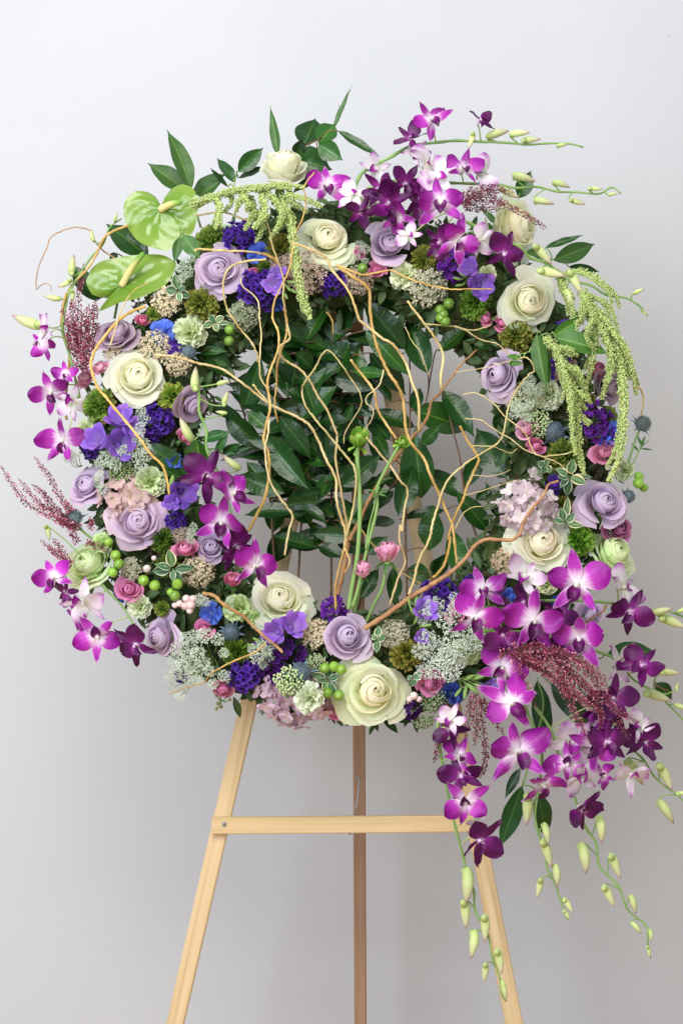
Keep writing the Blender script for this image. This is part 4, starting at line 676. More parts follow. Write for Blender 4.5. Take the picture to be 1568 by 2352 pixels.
for a in [('purple statice under the lime amaranth at top left', 545, 541, 40, 1), ('purple statice below the top left lavender rose', 592, 667, 42, 1), ('purple statice right of the violet freesias at left', 356, 972, 37, 1),
 ('small purple statice at the far left below cream carnation', 207, 1025, 26, 1), ('purple statice on the bottom rim right of the opening', 1003, 1367, 40, 1), ('purple statice under the white lace at lower left', 562, 1556, 34, 1),
 ('purple statice below the top white rose', 767, 653, 28, 1), ('small purple statice above the left white rose', 398, 803, 20, 1), ('small purple statice right of the pointed lavender rose', 406, 1196, 22, 1),
 ('purple statice behind the cream carnation at right', 1285, 845, 28, 1), ('small purple statice right of the pale hydrangea', 1275, 1112, 19, 1), ('purple statice at right behind the hanging amaranth', 1300, 760, 24, 1), ('purple statice tucked under the left bottom edge', 415, 1555, 16, 1),
 ('small purple statice behind the orchids at lower right rim', 1085, 1345, 24, 1), ('dim purple statice at the top right near stock', 1020, 570, 22, 1)]:
    cluster(a[0], a[1], a[2], a[3], ['statice'], 40, .30, (a[4],)*3, 'statice', 'statice', GS)
GK = 'dark violet stock flowers'
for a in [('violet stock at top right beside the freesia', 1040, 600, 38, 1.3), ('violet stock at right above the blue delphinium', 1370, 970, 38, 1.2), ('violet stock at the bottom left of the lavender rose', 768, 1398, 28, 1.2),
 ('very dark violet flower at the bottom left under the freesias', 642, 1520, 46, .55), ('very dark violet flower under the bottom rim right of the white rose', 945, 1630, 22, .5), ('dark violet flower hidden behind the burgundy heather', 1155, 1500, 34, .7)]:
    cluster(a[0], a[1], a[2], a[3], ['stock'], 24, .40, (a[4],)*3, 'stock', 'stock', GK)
GB = 'blue delphinium flowers'
def delphinium(label, x, y, r, tint=(1, 1, 1), face=None):
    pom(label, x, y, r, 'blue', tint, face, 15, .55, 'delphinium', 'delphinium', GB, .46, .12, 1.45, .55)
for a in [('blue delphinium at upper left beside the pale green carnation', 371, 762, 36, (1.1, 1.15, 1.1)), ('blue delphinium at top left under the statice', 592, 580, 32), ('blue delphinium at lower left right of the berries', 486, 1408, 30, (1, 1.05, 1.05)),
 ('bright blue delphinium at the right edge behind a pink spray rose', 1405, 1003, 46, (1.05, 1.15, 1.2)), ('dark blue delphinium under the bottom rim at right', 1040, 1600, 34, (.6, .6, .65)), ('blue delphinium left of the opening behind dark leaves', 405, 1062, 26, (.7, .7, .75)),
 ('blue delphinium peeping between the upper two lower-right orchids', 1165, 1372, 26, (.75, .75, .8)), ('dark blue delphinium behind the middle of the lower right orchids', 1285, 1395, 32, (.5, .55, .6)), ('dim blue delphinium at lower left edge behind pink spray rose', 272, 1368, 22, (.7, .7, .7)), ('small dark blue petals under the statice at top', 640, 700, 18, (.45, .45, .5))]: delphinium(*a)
GH = 'mophead hydrangeas'
cluster('pink hydrangea head hanging at the bottom left of centre', 680, 1612, 70, ['hyd0', 'hyd1', 'hyd2'], 56, .27, lambda g: lerp3((.98, .92, 1.04), (.80, .64, .72), g.random()), 'hydrangea', 'hydrangea', GH, (-.05, -.45), ext=(1.22, .92), Yo=-.055)
cluster('peach pink hydrangea head at left above the pointed lavender rose', 292, 1150, 62, ['hyd0', 'hyd1', 'hyd2'], 46, .28, lambda g: lerp3((1.0, .94, .82), (.90, .72, .66), g.random()), 'hydrangea', 'hydrangea', GH, (-.1, .1), ext=(1.1, .95), Yo=-.055)
cluster('pale pink hydrangea head at right beside the opening', 1212, 1165, 62, ['hyd0', 'hyd1', 'hyd2'], 54, .28, lambda g: lerp3((1.12, 1.2, 1.15), (1.02, 1.0, 1.02), g.random()), 'hydrangea', 'hydrangea', GH, (-.1, .1), ext=(1.0, 1.15), Yo=-.075)

# ------------------------------------------------------------------ freesias
FRP = {}
def freesia_petal(k):
    if k not in FRP:
        g = random.Random(k)
        def f(u, v): w = .36*math.sin(PI*min(1, v*.72+.10))**.8; r = .10+.50*v**1.3+.10*v**4; return Vector((u*w*(1-.05*u*u), r-.10*u*u*v, .95*v-.22*v**3+.06*math.sin(3*u+k)*v))
        FRP[k] = MB().add(*grid(f, 6, 7)).mesh('petal', MT['freesia'])
    return FRP[k]
FT = {}
def freesia(label, flowers, buds, base, seed):
    g = random.Random(seed); bp = P(*base, -.02); W = Matrix.Translation(bp); root = thing('freesia', label, 'freesia', 'violet freesias', W)
    if 't' not in FT: FT['t'] = MB().add(*lathe([(.03, -.9), (.06, -.6), (.10, -.25), (.15, .05), (.16, .2)], 8)).mesh('flower', MT['freesia'])
    if 'b' not in FT: FT['b'] = MB().add(*lathe([(.05, -1), (.20, -.7), (.30, -.1), (.27, .45), (.14, .85), (.02, 1)], 9)).mesh('bud', MT['green_stem'])
    if 'v' not in FT: FT['v'] = MB().add(*lathe([(.05, -1), (.20, -.7), (.32, -.1), (.36, .45), (.24, .85), (.02, 1)], 9)).mesh('bud', MT['freesia'])
    def st(p): link('stem', MB().add(*tube([k-bp for k in spline([bp, (bp+p)/2+Vector((0, -.006, .004)), p], 4)], 1.8*S, 6)).mesh('stem', MT['green_stem']), root)
    for (x, y, r, a, b, c) in flowers:
        h, n = ring(x, y); p = P(x, y, -h-.03); M = frame(p, Vector((a, -1, b)), g.uniform(0, 60), r*S*1.42) @ Matrix.Translation((0, 0, -.45))
        fl = link('flower', FT['t'], root, None, W.inverted() @ M, c)
        for k in range(6): link('petal', freesia_petal(k % 3), fl, None, Matrix.Rotation(k*PI/3, 4, 'Z') @ Matrix.Rotation((.16 if k % 2 else -.02)-.05, 4, 'X'), tuple(v*g.uniform(.9, 1.1) for v in c))
        st(M @ Vector((0, 0, -.85)))
    for (x, y, L, ang, kind) in buds:
        h, n = ring(x, y); p = P(x, y, -h-.03); d = Vector((math.sin(math.radians(ang)), -.35, math.cos(math.radians(ang))))
        M = frame(p, d, 0, L*S*.5, Vector((0, -1, .01))); link('bud', FT[kind], root, None, W.inverted() @ M, (1.1, 1.1, 1.0) if kind == 'b' else (1.1, 1.1, 1.05)); st(M @ Vector((0, 0, -.9)))
V1 = (1.15, 1.1, 1.1)
freesia('violet freesia trio at left under the big white rose', [(277, 962, 36, -.1, .9, V1), (225, 1010, 36, -.5, .4, V1), (275, 1020, 40, .25, .1, (.9, .85, .95)), (305, 985, 28, .5, .3, V1)], [(245, 1050, 18, 200, 'b')], (270, 1000), 1)
freesia('violet freesia right of the peach hydrangea by the left orchids', [(420, 1130, 36, .4, -.2, (.85, .8, .95)), (395, 1155, 22, -.2, .2, V1)], [(395, 1110, 40, 10, 'b')], (420, 1150), 2)
freesia('violet freesia pair under the bottom left white rose', [(632, 1452, 30, -.4, .1, V1), (672, 1436, 34, .35, .45, (1.25, 1.2, 1.15))], [(590, 1470, 22, -60, 'b'), (575, 1483, 18, -50, 'b')], (650, 1470), 3)
freesia('pale violet freesia with green buds on the bottom rim right of centre', [(975, 1403, 32, .3, .6, (1.3, 1.3, 1.2)), (968, 1463, 18, .1, .2, (1.3, 1.3, 1.2))], [(940, 1385, 26, -10, 'b'), (955, 1382, 26, 10, 'b'), (945, 1402, 22, -20, 'b'), (978, 1437, 26, 80, 'b'), (955, 1425, 20, 30, 'b'), (960, 1410, 22, 30, 'b')], (965, 1430), 4)
freesia('pale violet freesia with green buds below the top left statice', [(630, 655, 28, -.2, .2, (1.35, 1.4, 1.25)), (640, 628, 20, .1, .6, (1.3, 1.35, 1.2))], [(660, 660, 26, 140, 'b'), (672, 668, 24, 120, 'b'), (668, 648, 24, 100, 'b'), (655, 678, 24, 150, 'b')], (645, 660), 5)
freesia('violet freesia at the upper right beside red-rimmed ranunculus', [(1103, 655, 34, .2, -.2, V1), (1078, 616, 26, -.4, .3, (1.3, 1.3, 1.2))], [(1050, 640, 24, -80, 'b'), (1055, 655, 22, -100, 'b'), (1062, 632, 20, -60, 'b')], (1080, 640), 6)
freesia('green freesia bud sprig below the white lace at lower right', [(1122, 1578, 22, .6, -.2, (1.4, 1.5, 1.3))], [(1098, 1556, 34, 75, 'b'), (1078, 1556, 26, 60, 'b'), (1083, 1580, 36, 130, 'b'), (1098, 1575, 30, 110, 'b'), (1068, 1590, 34, 190, 'b'), (1052, 1590, 28, 220, 'b'), (1108, 1545, 30, 60, 'b')], (1050, 1565), 7)

# ------------------------------------------------------------------ sedum, lace, thistle, berries, ranunculus
def star(g, r):
    V, F, UV = [], [], []
    for k in range(5):
        a = 2*PI*k/5+g.uniform(-.2, .2); c, s = math.cos(a), math.sin(a); b = len(V); up = g.uniform(.1, .7)*r
        V += [Vector((0, 0, 0)), Vector((c*.5*r-s*.2*r, s*.5*r+c*.2*r, up*.5)), Vector((c*r, s*r, up)), Vector((c*.5*r+s*.2*r, s*.5*r-c*.2*r, up*.5))]
        UV += [(.5, 0), (1, .5), (.5, 1), (0, .5)]; F += [(b, b+3, b+2, b+1)]
    return V, F, UV
SED = {}
def sedum_mesh(k, bud):
    if (k, bud) not in SED:
        g = random.Random(k); mb = MB()
        for d in dome_dirs(190, 1.45, g, .10):
            pos = Vector((d.x, d.y, d.z*.75))*g.uniform(.72, 1.05)
            if bud or g.random() < .35: V, F = blob(pos, .085, g, 1.5); mb.add(V, F, [(.5, g.choice((.3, .6)))]*6)
            else:
                V, F, UV = star(g, .155); mb.add(V, F, UV, frame(pos, d+Vector((g.uniform(-.5, .5), g.uniform(-.5, .5), .2)), g.uniform(0, 360), 1, Vector((0, 1, .01))))
        st = MB()
        for d in dome_dirs(22, 1.4, g): st.add(*tube(spline([Vector((0, 0, -.6)), d*.25, Vector((d.x, d.y, d.z*.75))*.85], 3), .03, 4))
        SED[(k, bud)] = (mb.mesh('florets', MT['sedum']), st.mesh('stem', MT['green_stem']))
    return SED[(k, bud)]
def sedum(label, x, y, r, tint, bud=False, face=None, Yo=None):
    root, M = flower_root('sedum', label, 'sedum', 'sedum clusters', x, y, r, face, (x*7) % 360, Yo, .35)
    a, b = sedum_mesh(int(x+y) % 4, bud); o = link('florets', a, root, None, None, tint); o['kind'] = 'stuff'; link('stem', b, root)
PE, GN, GY, BR = (1.25, 1.15, 1.0), (.85, 1.15, .7), (1.0, 1.05, .95), (.95, .80, .80)
for a in [('brownish pink sedum below the top white rose', 702, 622, 54, BR), ('brownish sedum left of the easel top below the top rim', 655, 610, 36, BR), ('brown sedum at the top, above the rear easel leg', 822, 645, 34, BR), ('cream sedum hanging at top right of the opening', 982, 662, 46, GY), ('grey-green sedum at upper left of the opening', 562, 724, 38, (.8, .95, .8)),
 ('peach sedum right of the lower anthurium', 378, 690, 38, PE), ('peach sedum above the left white rose', 355, 795, 40, PE), ('peach sedum left above the left white rose', 255, 800, 28, PE), ('peach-green sedum below the left blue delphinium', 408, 835, 30, PE), ('green sedum above the peach hydrangea at left', 278, 1088, 34, GN, True),
 ('small sedum over the lower left berries', 300, 1308, 28, GY), ('cream sedum right of the lower left variegated leaves', 455, 1312, 38, PE), ('brownish sedum left of the bottom lavender rose', 725, 1455, 36, PE), ('cream sedum right of the bottom lavender rose', 903, 1455, 36, (1.15, 1.15, 1.05)),
 ('pinkish green sedum left of the lower right white rose', 1160, 1288, 34, (1.15, .95, .8)), ('cream green sedum at right beside the lavender rose', 1198, 918, 42, (1.0, 1.15, .95)), ('green sedum buds by the bottom thistle', 665, 1567, 36, (.95, 1.25, .8), True, None, -.09), ('dull green sedum hanging at bottom right', 995, 1612, 32, (.65, .9, .65), True),
 ('small dull sedum under the bottom right sedum', 975, 1660, 24, (.7, .9, .65), True), ('pale green sedum buds beside the right thistle', 1232, 975, 34, (1.0, 1.3, .9), True), ('peach sedum behind the right amaranth', 1300, 850, 34, (1.1, .85, .75)), ('sedum peeping right of the left dark leaves', 420, 1230, 24, BR), ('pale seed cluster over the bottom edge beside the thistle', 725, 1530, 28, (.9, 1.1, .8), True),
 ('dull sedum on the right rim above the blue delphinium', 1330, 940, 28, (.7, .65, .5)), ('dark sedum under the top right orchids', 840, 470, 34, (.8, .75, .8))]: sedum(*a)
LACE = {}
def umbellet(k):
    if k not in LACE:
        g = random.Random(k+50); mb = MB(); rays = MB()
        for d in dome_dirs(62, 1.25, g, .16):
            pos = Vector((d.x, d.y, d.z*.45))*g.uniform(.70, 1.05)
            for j in range(5): V, F = blob(pos+Vector((g.uniform(-.12, .12), g.uniform(-.12, .12), g.uniform(-.10, .05))), g.uniform(.045, .08), g, .6); mb.add(V, F)
        LACE[k] = mb.mesh('umbellet', MT['lace'])
    return LACE[k]
def lace(label, spots, base, Yo=None, tint=(1, 1, 1), seed=1, r0=24):
    g = random.Random(seed); hb, _ = ring(*base); bp = P(*base, (-hb*.3 if Yo is None else Yo+.05)); W = Matrix.Translation(bp); root = thing('lace_flower', label, 'lace flower', 'white lace flowers', W)
    for s in spots:
        x, y = s[:2]; r = s[2] if len(s) > 2 else r0; h, n = ring(x, y); Y = (-h-.028) if Yo is None else Yo; p = P(x, y, Y+g.uniform(-.006, .006))
        n = (n+Vector((g.uniform(-.4, .4), -.6, g.uniform(-.2, .5)))).normalized(); v = g.uniform(.9, 1.05)
        link('umbellet', umbellet(g.randrange(4)), root, None, W.inverted() @ frame(p, n, g.uniform(0, 360), r*1.04*S), tuple(c*v for c in tint))
        link('ray', MB().add(*tube([k-bp for k in spline([bp, (bp+p)/2+Vector((0, 0, -.006)), p-n*.002], 4)], .9*S, 5)).mesh('ray', MT['green_stem']), root)
lace('dense white lace flower at lower right beside magenta orchids', [(995, 1395, 26), (975, 1420, 20), (1020, 1430, 24), (985, 1470, 24), (1000, 1500, 28), (965, 1495, 20), (1035, 1470, 26), (1065, 1450, 26), (1095, 1440, 28), (1120, 1455, 26), (1135, 1475, 22), (1100, 1475, 26), (1060, 1490, 24), (1025, 1510, 26), (1000, 1535, 26), (1035, 1545, 24), (1050, 1520, 22), (975, 1540, 20), (1130, 1495, 14), (1045, 1375, 16), (1045, 1400, 20)], (1050, 1500), seed=2)
lace('loose white lace flower spilling over the lower left edge', [(425, 1465, 17), (440, 1480, 18), (410, 1490, 18), (430, 1505, 19), (455, 1500, 18), (400, 1515, 17), (420, 1525, 18), (445, 1530, 19), (470, 1525, 16), (405, 1545, 18), (430, 1555, 18), (455, 1560, 17), (390, 1560, 14), (400, 1580, 15), (425, 1580, 14), (415, 1600, 14), (470, 1460, 20), (500, 1468, 16), (482, 1540, 15), (516, 1553, 16), (490, 1570, 14), (450, 1460, 16), (385, 1545, 10)], (490, 1500), seed=3, tint=(.97, 1, .95))
lace('white lace flower strip left of the statice on the left rim', [(325, 945, 14), (330, 965, 16), (322, 985, 16), (318, 1005, 16), (330, 1025, 18), (305, 1045, 20), (290, 1035, 16), (245, 1055, 22), (265, 1065, 18), (325, 1070, 16), (335, 1045, 16), (270, 1045, 14), (230, 1065, 14)], (300, 1060), seed=4, tint=(.92, .97, .9))
lace('small white lace sprig over the far left lavender rose', [(230, 1092, 13), (228, 1110, 13), (238, 1125, 13), (222, 1098, 9)], (232, 1140), seed=5, tint=(.92, .97, .9), Yo=-.08)
lace('small white lace sprig at the far left edge by the lowest left orchid', [(160, 1045, 15), (172, 1052, 14), (155, 1055, 10), (180, 1042, 12)], (190, 1070), seed=6, tint=(.95, 1, .92))
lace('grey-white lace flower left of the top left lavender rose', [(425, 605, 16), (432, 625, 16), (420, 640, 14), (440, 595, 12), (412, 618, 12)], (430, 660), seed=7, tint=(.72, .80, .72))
lace('white lace flower at right beside the lavender rose facing left', [(1215, 875, 16), (1208, 890, 14), (1220, 895, 14), (1185, 935, 15), (1195, 945, 16), (1180, 950, 14), (1215, 930, 14), (1235, 900, 12), (1210, 960, 12)], (1225, 930), seed=8, tint=(.88, .93, .86))
lace('small white lace florets below the bottom left white rose', [(600, 1480, 14), (580, 1490, 13), (612, 1495, 14), (590, 1510, 16), (615, 1510, 14), (630, 1480, 12), (605, 1525, 12), (515, 1500, 13)], (600, 1520), seed=9, tint=(.92, .97, .88))
lace('tiny white lace sprig above the lower left delphinium', [(460, 1375, 13), (472, 1382, 12), (455, 1385, 9), (530, 1400, 10), (528, 1378, 10)], (480, 1410), seed=10)
lace('small lace tuft right of the statice on the left rim', [(440, 1225, 12), (438, 1240, 12), (445, 1210, 10)], (440, 1250), seed=11, tint=(.85, .92, .85))
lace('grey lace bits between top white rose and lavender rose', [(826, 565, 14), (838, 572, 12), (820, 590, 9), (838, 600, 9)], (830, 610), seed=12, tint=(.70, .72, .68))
THI = {}
def thistle(label, x, y, r, face=None, n=7, Yo=None, tint=(1, 1, 1), stem=None):
    root, M = flower_root('thistle', label, 'thistle', 'blue-grey thistles', x, y, r, face, (x*3) % 360, Yo, .25)
    if 'h' not in THI:
        g = random.Random(5); mb = MB().add(*lathe([(.05, -.5), (.55, -.38), (.74, 0), (.66, .45), (.36, .78), (.05, .9)], 14))
        for d in dome_dirs(260, 2.2, g, .03):
            c = Vector((d.x*.74, d.y*.74, .12+d.z*.78)); a = d.orthogonal().normalized()*.04; b = d.cross(a)
            mb.add([c+a, c-a*.5+b, c-a*.5-b, c+d*.22+Vector((0, 0, .04))], [(0, 1, 3), (1, 2, 3), (2, 0, 3)])
        THI['h'] = mb.mesh('head', MT['thistle'], smooth=False)
        def f(u, v): w = .12*(1-v)**.7*(1+.9*abs(math.sin(v*8)))*(1 if v > .02 else .5); return Vector((u*w, .3+1.15*v, -.35+.15*v-.12*v*v+abs(u)*.04))
        THI['b'] = MB().add(*grid(f, 2, 12)).mesh('bract', MT['thistle_bract'])
    link('head', THI['h'], root, None, None, tint); g = random.Random(int(x))
    for k in range(n): link('bract', THI['b'], root, None, Matrix.Rotation(2*PI*k/n+g.uniform(-.3, .3), 4, 'Z') @ Matrix.Rotation(g.uniform(-.3, .25), 4, 'X'), tint)
    if stem: stalk(root, M, [M @ Vector((0, 0, -.3))]+[P(*s, -.02) for s in stem], 2.6*S)
    else: add_stem(root, 1.6, .08)
thistle('blue-grey thistle at far left beside the pink heather spray', 168, 1188, 24, (-.2, .5), 4, -.03, (1, 1.1, 1.05), [(185, 1215), (215, 1240)])
thistle('dark blue thistle at lower left above the white lace', 530, 1452, 22, (-.1, .1), 9, None, (.8, .85, .95))
thistle('dark blue thistle on the bottom rim left of the lowest white rose', 690, 1545, 27, (-.05, .3), 6, -.085, (.75, .8, .9))
thistle('dark thistle with spiky bracts right of the opening', 1272, 990, 26, (-.1, .35), 9, None, (.7, .72, .85))
thistle('grey thistle sticking out at the right edge', 1476, 972, 22, (.55, .9), 6, -.01, (1, 1, .95), [(1455, 1020), (1438, 1075)])
thistle('small grey thistle right of the lavender rose at the right edge', 1443, 1140, 18, (.7, .2), 6, -.02, (.95, .95, .95))
thistle('small blue thistle under the pale green carnation at upper left', 432, 806, 20, (.1, .5), 8, None, (.9, .95, 1.05))
branch('spiny bare thistle bract sprig at the right edge under the grey thistle', [[('H',1360,875),('H',1300,930),('H',1250,1025),('H',1190,1090)]], [('H',1310,920,1280,850,16),('H',1305,935,1378,938,14),('H',1300,930,1330,850,14),('H',1290,950,1240,900,14)], 'leaf', 'green_stem', 1.8, -.02, seed=71, name='thistle_sprig', cat='thistle', kind='lan', tint=(3, 2.6, 3), group=None, Yl=(-.022, -.018), dYr=(-.004, .004))
BER = {}
def berries(label, spots, r=11, mat='berry', name='berry_sprig', cat='berries', tint=(1, 1, 1), Yo=None, group='green hypericum berries'):
    g = random.Random(int(spots[0][0])); cx = sum(s[0] for s in spots)/len(spots); cy = sum(s[1] for s in spots)/len(spots); h, n = ring(cx, cy); bp = P(cx, cy, -h*.4 if Yo is None else Yo+.02); W = Matrix.Translation(bp)
    root = thing(name, label, cat, group, W)
    if mat not in BER: BER[mat] = MB().add(*lathe([(.01, -1.02), (.45, -.93), (.85, -.55), (1, 0), (.9, .5), (.55, .85), (.2, .99), (.10, 1.08), (.01, 1.2)], 12)).mesh('berry', MT[mat])
    for s in spots:
        hh, nn = ring(s[0], s[1]); rr = s[2] if len(s) > 2 else r; p = P(s[0], s[1], (-hh-.022-rr*S) if Yo is None else Yo+g.uniform(-.006, .006)); d = (nn+Vector((g.uniform(-.6, .6), 0, g.uniform(-.5, .3)))).normalized()
        v = g.uniform(.85, 1.12); link('berry', BER[mat], root, None, W.inverted() @ frame(p, d, 0, rr*S), tuple(c*v for c in tint))
        link('stem', MB().add(*tube([k-bp for k in spline([bp, (bp+p)/2+Vector((0, .004, -.003)), p-d*rr*S*.9], 3)], 1.3*S, 5)).mesh('stem', MT['green_stem']), root)
berries('two green berries inside the upper left rim', [(527, 757), (526, 783)], 11.5, tint=(.7, .75, .8))
berries('three green berries between the ruffled left rose and small sedum', [(266, 1275), (274, 1295), (260, 1314), (250, 1245, 10)], 12)
berries('four green berries in the lower left below the variegated leaves', [(330, 1333), (356, 1345), (408, 1342), (402, 1368), (392, 1360, 9)], 12.5)
berries('green berries at the bottom beside the lowest white rose', [(746, 1534), (767, 1531), (784, 1538), (752, 1592), (778, 1597)], 12)
berries('clustered green berries at the upper right of the opening', [(1017, 722), (1011, 712), (1030, 697), (1022, 738), (1012, 730)], 12.5, tint=(.75, .8, .85))
berries('green berries at the far right edge beside the lavender rose', [(1465, 1110, 12.5), (1466, 1094, 11), (1477, 1120, 10)], 12, Yo=-.02)
berries('single green berry below the top white rose', [(832, 616)], 12, tint=(.8, .85, .9))
berries('single green berry behind the hanging amaranth at right', [(1176+133, 940-5)], 8)
berries('pink-white snowberries at lower left', [(428, 1375, 9), (438, 1390, 11), (425, 1392, 9), (412, 1386, 8), (443, 1375, 8), (402, 1390, 7), (436, 1402, 8)], 9, 'snowberry', 'snowberry_sprig', group='snowberries')
berries('two tiny white wax-flower buds over the lower left berries', [(354, 1282, 6), (338, 1306, 9)], 7, 'snowberry', 'wax_bud_sprig', tint=(1.05, 1.2, 1.2), group='snowberries')
berries('small pinkish snowberries under the pink spray rose at the bottom right', [(950, 1598, 9), (962, 1606, 7), (940, 1606, 7)], 8, 'snowberry', 'snowberry_sprig', group='snowberries')
berries('tiny wax-flower buds at right above the lavender rose', [(1400, 1060, 5), (1412, 1068, 6), (1425, 1063, 5), (1395, 1075, 6), (1420, 1078, 5), (1435, 1060, 5)], 5, 'snowberry', 'wax_bud_sprig', tint=(.7, .9, .7), group='snowberries')
berries('brown eucalyptus seeds dangling under the lower left edge', [(497, 1597, 4), (505, 1606, 4), (500, 1616, 4), (508, 1624, 4), (497, 1628, 4), (520, 1600, 4), (528, 1607, 4), (504, 1590, 4)], 4, 'seedberry' if 'seedberry' in MT else 'berry', 'seed_sprig', tint=(.9, .5, .9), Yo=-.03, group=None)
berries('dark seed cluster between the upper left sedum and anthurium', [(305, 690, 4), (315, 697, 4), (322, 703, 4), (330, 694, 4), (318, 685, 4), (335, 684, 4), (342, 690, 4), (312, 703, 4)], 4, 'berry', 'seed_sprig', tint=(.35, .2, .5), Yo=-.035, group=None)
RAN = {}
def ran_mesh(k):
    if k not in RAN:
        g = random.Random(k+90); mb = MB()
        for d in dome_dirs(230, 1.5, g, .10):
            L = g.uniform(.75, 1.05); V, F, UV = grid(lambda u, v: Vector((u*.07*(.4+v), L*v, .14*v*v+.06*math.sin(5*u+7*v+L*40))), 2, 4)
            tz = (Matrix.Rotation(g.uniform(-1.5, 1.5), 3, d) @ d.orthogonal()).normalized(); nn = tz.cross(d); mb.add(V, F, UV, Matrix((tz, d, nn)).transposed().to_4x4())
        RAN[k] = mb.mesh('frill', MT['ranunculus'])
    return RAN[k]
def ranunculus(label, x, y, r, tint=(1, 1, 1), outer=(1, 1, 1), face=None, Yo=None):
    root, M = flower_root('ranunculus', label, 'ranunculus', 'frilled green ranunculus', x, y, r, face, (x*11) % 360, Yo, .4); g = random.Random(int(x+2*y))
    o = link('frill', ran_mesh(int(x) % 4), root, None, None, tint); o['kind'] = 'stuff'
    for k in range(9):
        Mm = Matrix.Rotation(k*2*PI/9+g.uniform(-.2, .2), 4, 'Z') @ Matrix.Rotation(g.uniform(-.05, .25), 4, 'X') @ Matrix.Scale(g.uniform(.75, 1.0), 4)
        link('petal', fan_mesh('ranunculus', g.randrange(6), .8, .30), root, None, Mm, outer)
    add_stem(root, 1.3, .09)
G0, BRN, RED = (1, 1.1, .9), (1.05, .82, .78), (1.5, .55, .5)
for a in [('brown-green frilled ranunculus at upper left of the opening', 462, 697, 42, (1.1, .95, .8), BRN), ('green frilled ranunculus below the amaranth at top left', 485, 545, 44, (.8, .95, .8), (.8, .8, .6)), ('rusty frilled ranunculus under the amaranth left of the top white rose', 645, 570, 40, (1.1, .9, .8), BRN),
 ('green ranunculus with red rim at upper right of the opening', 1090, 697, 40, (.75, 1.1, .7), RED), ('rusty green ranunculus under the upper right white rose', 1185, 772, 40, (.95, .85, .7), BRN), ('green frilled ranunculus at left below the pink rosebuds', 222, 930, 44, (.85, 1.05, .8), BRN),
 ('bright green ranunculus rosette right of the left white rose', 398, 915, 38, (1.3, 1.35, .9), (1.2, 1.1, .8)), ('brown-green ranunculus at right under the thistle', 1295, 1045, 42, (.8, .85, .7), (1, .7, .55)), ('green ranunculus with rust rim right of the lower right white rose', 1335, 1243, 40, (.75, 1.15, .65), (1.1, .7, .5)),
 ('rusty ranunculus right of the bottom lavender rose', 932, 1505, 38, (1.2, .9, .75), (1.2, .7, .5)), ('olive frilled ranunculus at the top right of the lavender rose', 975, 592, 34, (1.1, 1, .8), BRN), ('small green ranunculus at right above blue delphinium', 1400, 955, 24, (1, 1.2, .8), G0),
 ('small green ranunculus centre below the anthuriums', 354, 718, 22, (1.1, 1.2, .8), G0), ('small green ranunculus by the lower left carnation', 370, 1400, 20, (.9, 1, .7), G0), ('dark green mossy tuft at lower left under berries', 385, 1300, 30, (.5, .65, .4), (.5, .6, .4)),
 ('small dark green ranunculus beside the top left pink bud', 607, 614, 20, (.6, .75, .6), (.6, .7, .5)), ('dark mossy tuft under the pointed lavender rose', 370, 1240, 30, (.4, .6, .3), (.4, .55, .3)), ('dark mossy tuft at the bottom left under thistle', 540, 1500, 34, (.55, .75, .4), (.55, .65, .4)),
 ('brown mossy tuft at right beside the lower lavender rose', 1290, 1165, 28, (.7, .55, .4), (.6, .45, .35)), ('brown mossy tuft on the right rim above small ranunculus', 1350, 920, 24, (.7, .6, .45), (.6, .5, .4)), ('green mossy tuft between the orchids below the right white rose', 1165, 1400, 20, (.5, .8, .4), (.5, .7, .4))]: ranunculus(*a)
def pod(label, x, y, r, st, face, n=9):
    p = P(x, y, -.075); M = frame(p, Vector((face[0], -1, face[1])), 0, r*S); root = thing('seed_pod', label, 'pod', 'green seed pods on tall stalks', M); g = random.Random(int(x))
    link('core', MB().add(*lathe([(.1, -.5), (.34, -.3), (.42, .1), (.34, .5), (.14, .66), (.02, .66)], 12)).mesh('core', MT['berry']), root)
    def f(u, v): w = .30*math.sin(PI*min(1, v*.8+.08))**.8; return Vector((u*w, .30+.40*math.sin(v*2.0), -.45+1.2*v+abs(u)*.03))
    pm = MB().add(*grid(f, 4, 6)).mesh('petal', MT['ranunculus'])
    for k in range(n): link('petal', pm, root, None, Matrix.Rotation(k*2*PI/n+g.uniform(-.2, .2), 4, 'Z') @ Matrix.Scale(g.uniform(.85, 1.1), 4), (1.3, 1.5, 1.2))
    for k in range(5): link('sepal', fan_mesh('ranunculus', k % 6, .3, .25), root, None, Matrix.Translation((0, 0, -.4)) @ Matrix.Rotation(k*2*PI/5+.3, 4, 'Z') @ Matrix.Rotation(-.7+g.uniform(-.3, .3), 4, 'X') @ Matrix.Scale(.9, 4), (1.35, 1.5, 1.1))
    stalk(root, M, [M @ Vector((0, 0, -.45))]+[P(*q(*s), -.07) for s in st], 5.0*S if r > 25 else 3.8*S)
pod('larger green seed pod on a thick stalk in the opening', 824, 1012, 31, [('J',985,985),('J',1000,1200),('J',1000,1400),('G',985,200),('G',950,400),('G',930,530)], (.1, 1.2))
pod('smaller green seed pod on a thin stalk in the opening', 922, 1018, 19, [('J',1232,940),('J',1170,1050),('J',1110,1180),('J',1110,1300),('J',1080,1430),('G',1030,220),('G',990,400),('G',955,515)], (.6, .5))
branch('lacy green leaflet collar on the thinner pod stalk', [[('J',1110,1190),('J',1090,1300),('J',1060,1420),('J',1040,1560)]], [('J',1108,1210,1050,1190,16),('J',1108,1212,1080,1240,14),('J',1112,1208,1190,1185,16),('J',1112,1212,1170,1232,14),('J',1110,1205,1125,1165,14)], 'leaf_soft', 'green_stem', 2.6, -.072, seed=72, name='leaf_collar', cat='leaves', kind='lan', tint=(1.3, 1.3, 1.1), Yl=(-.08, -.075), dYr=(-.006, .006))
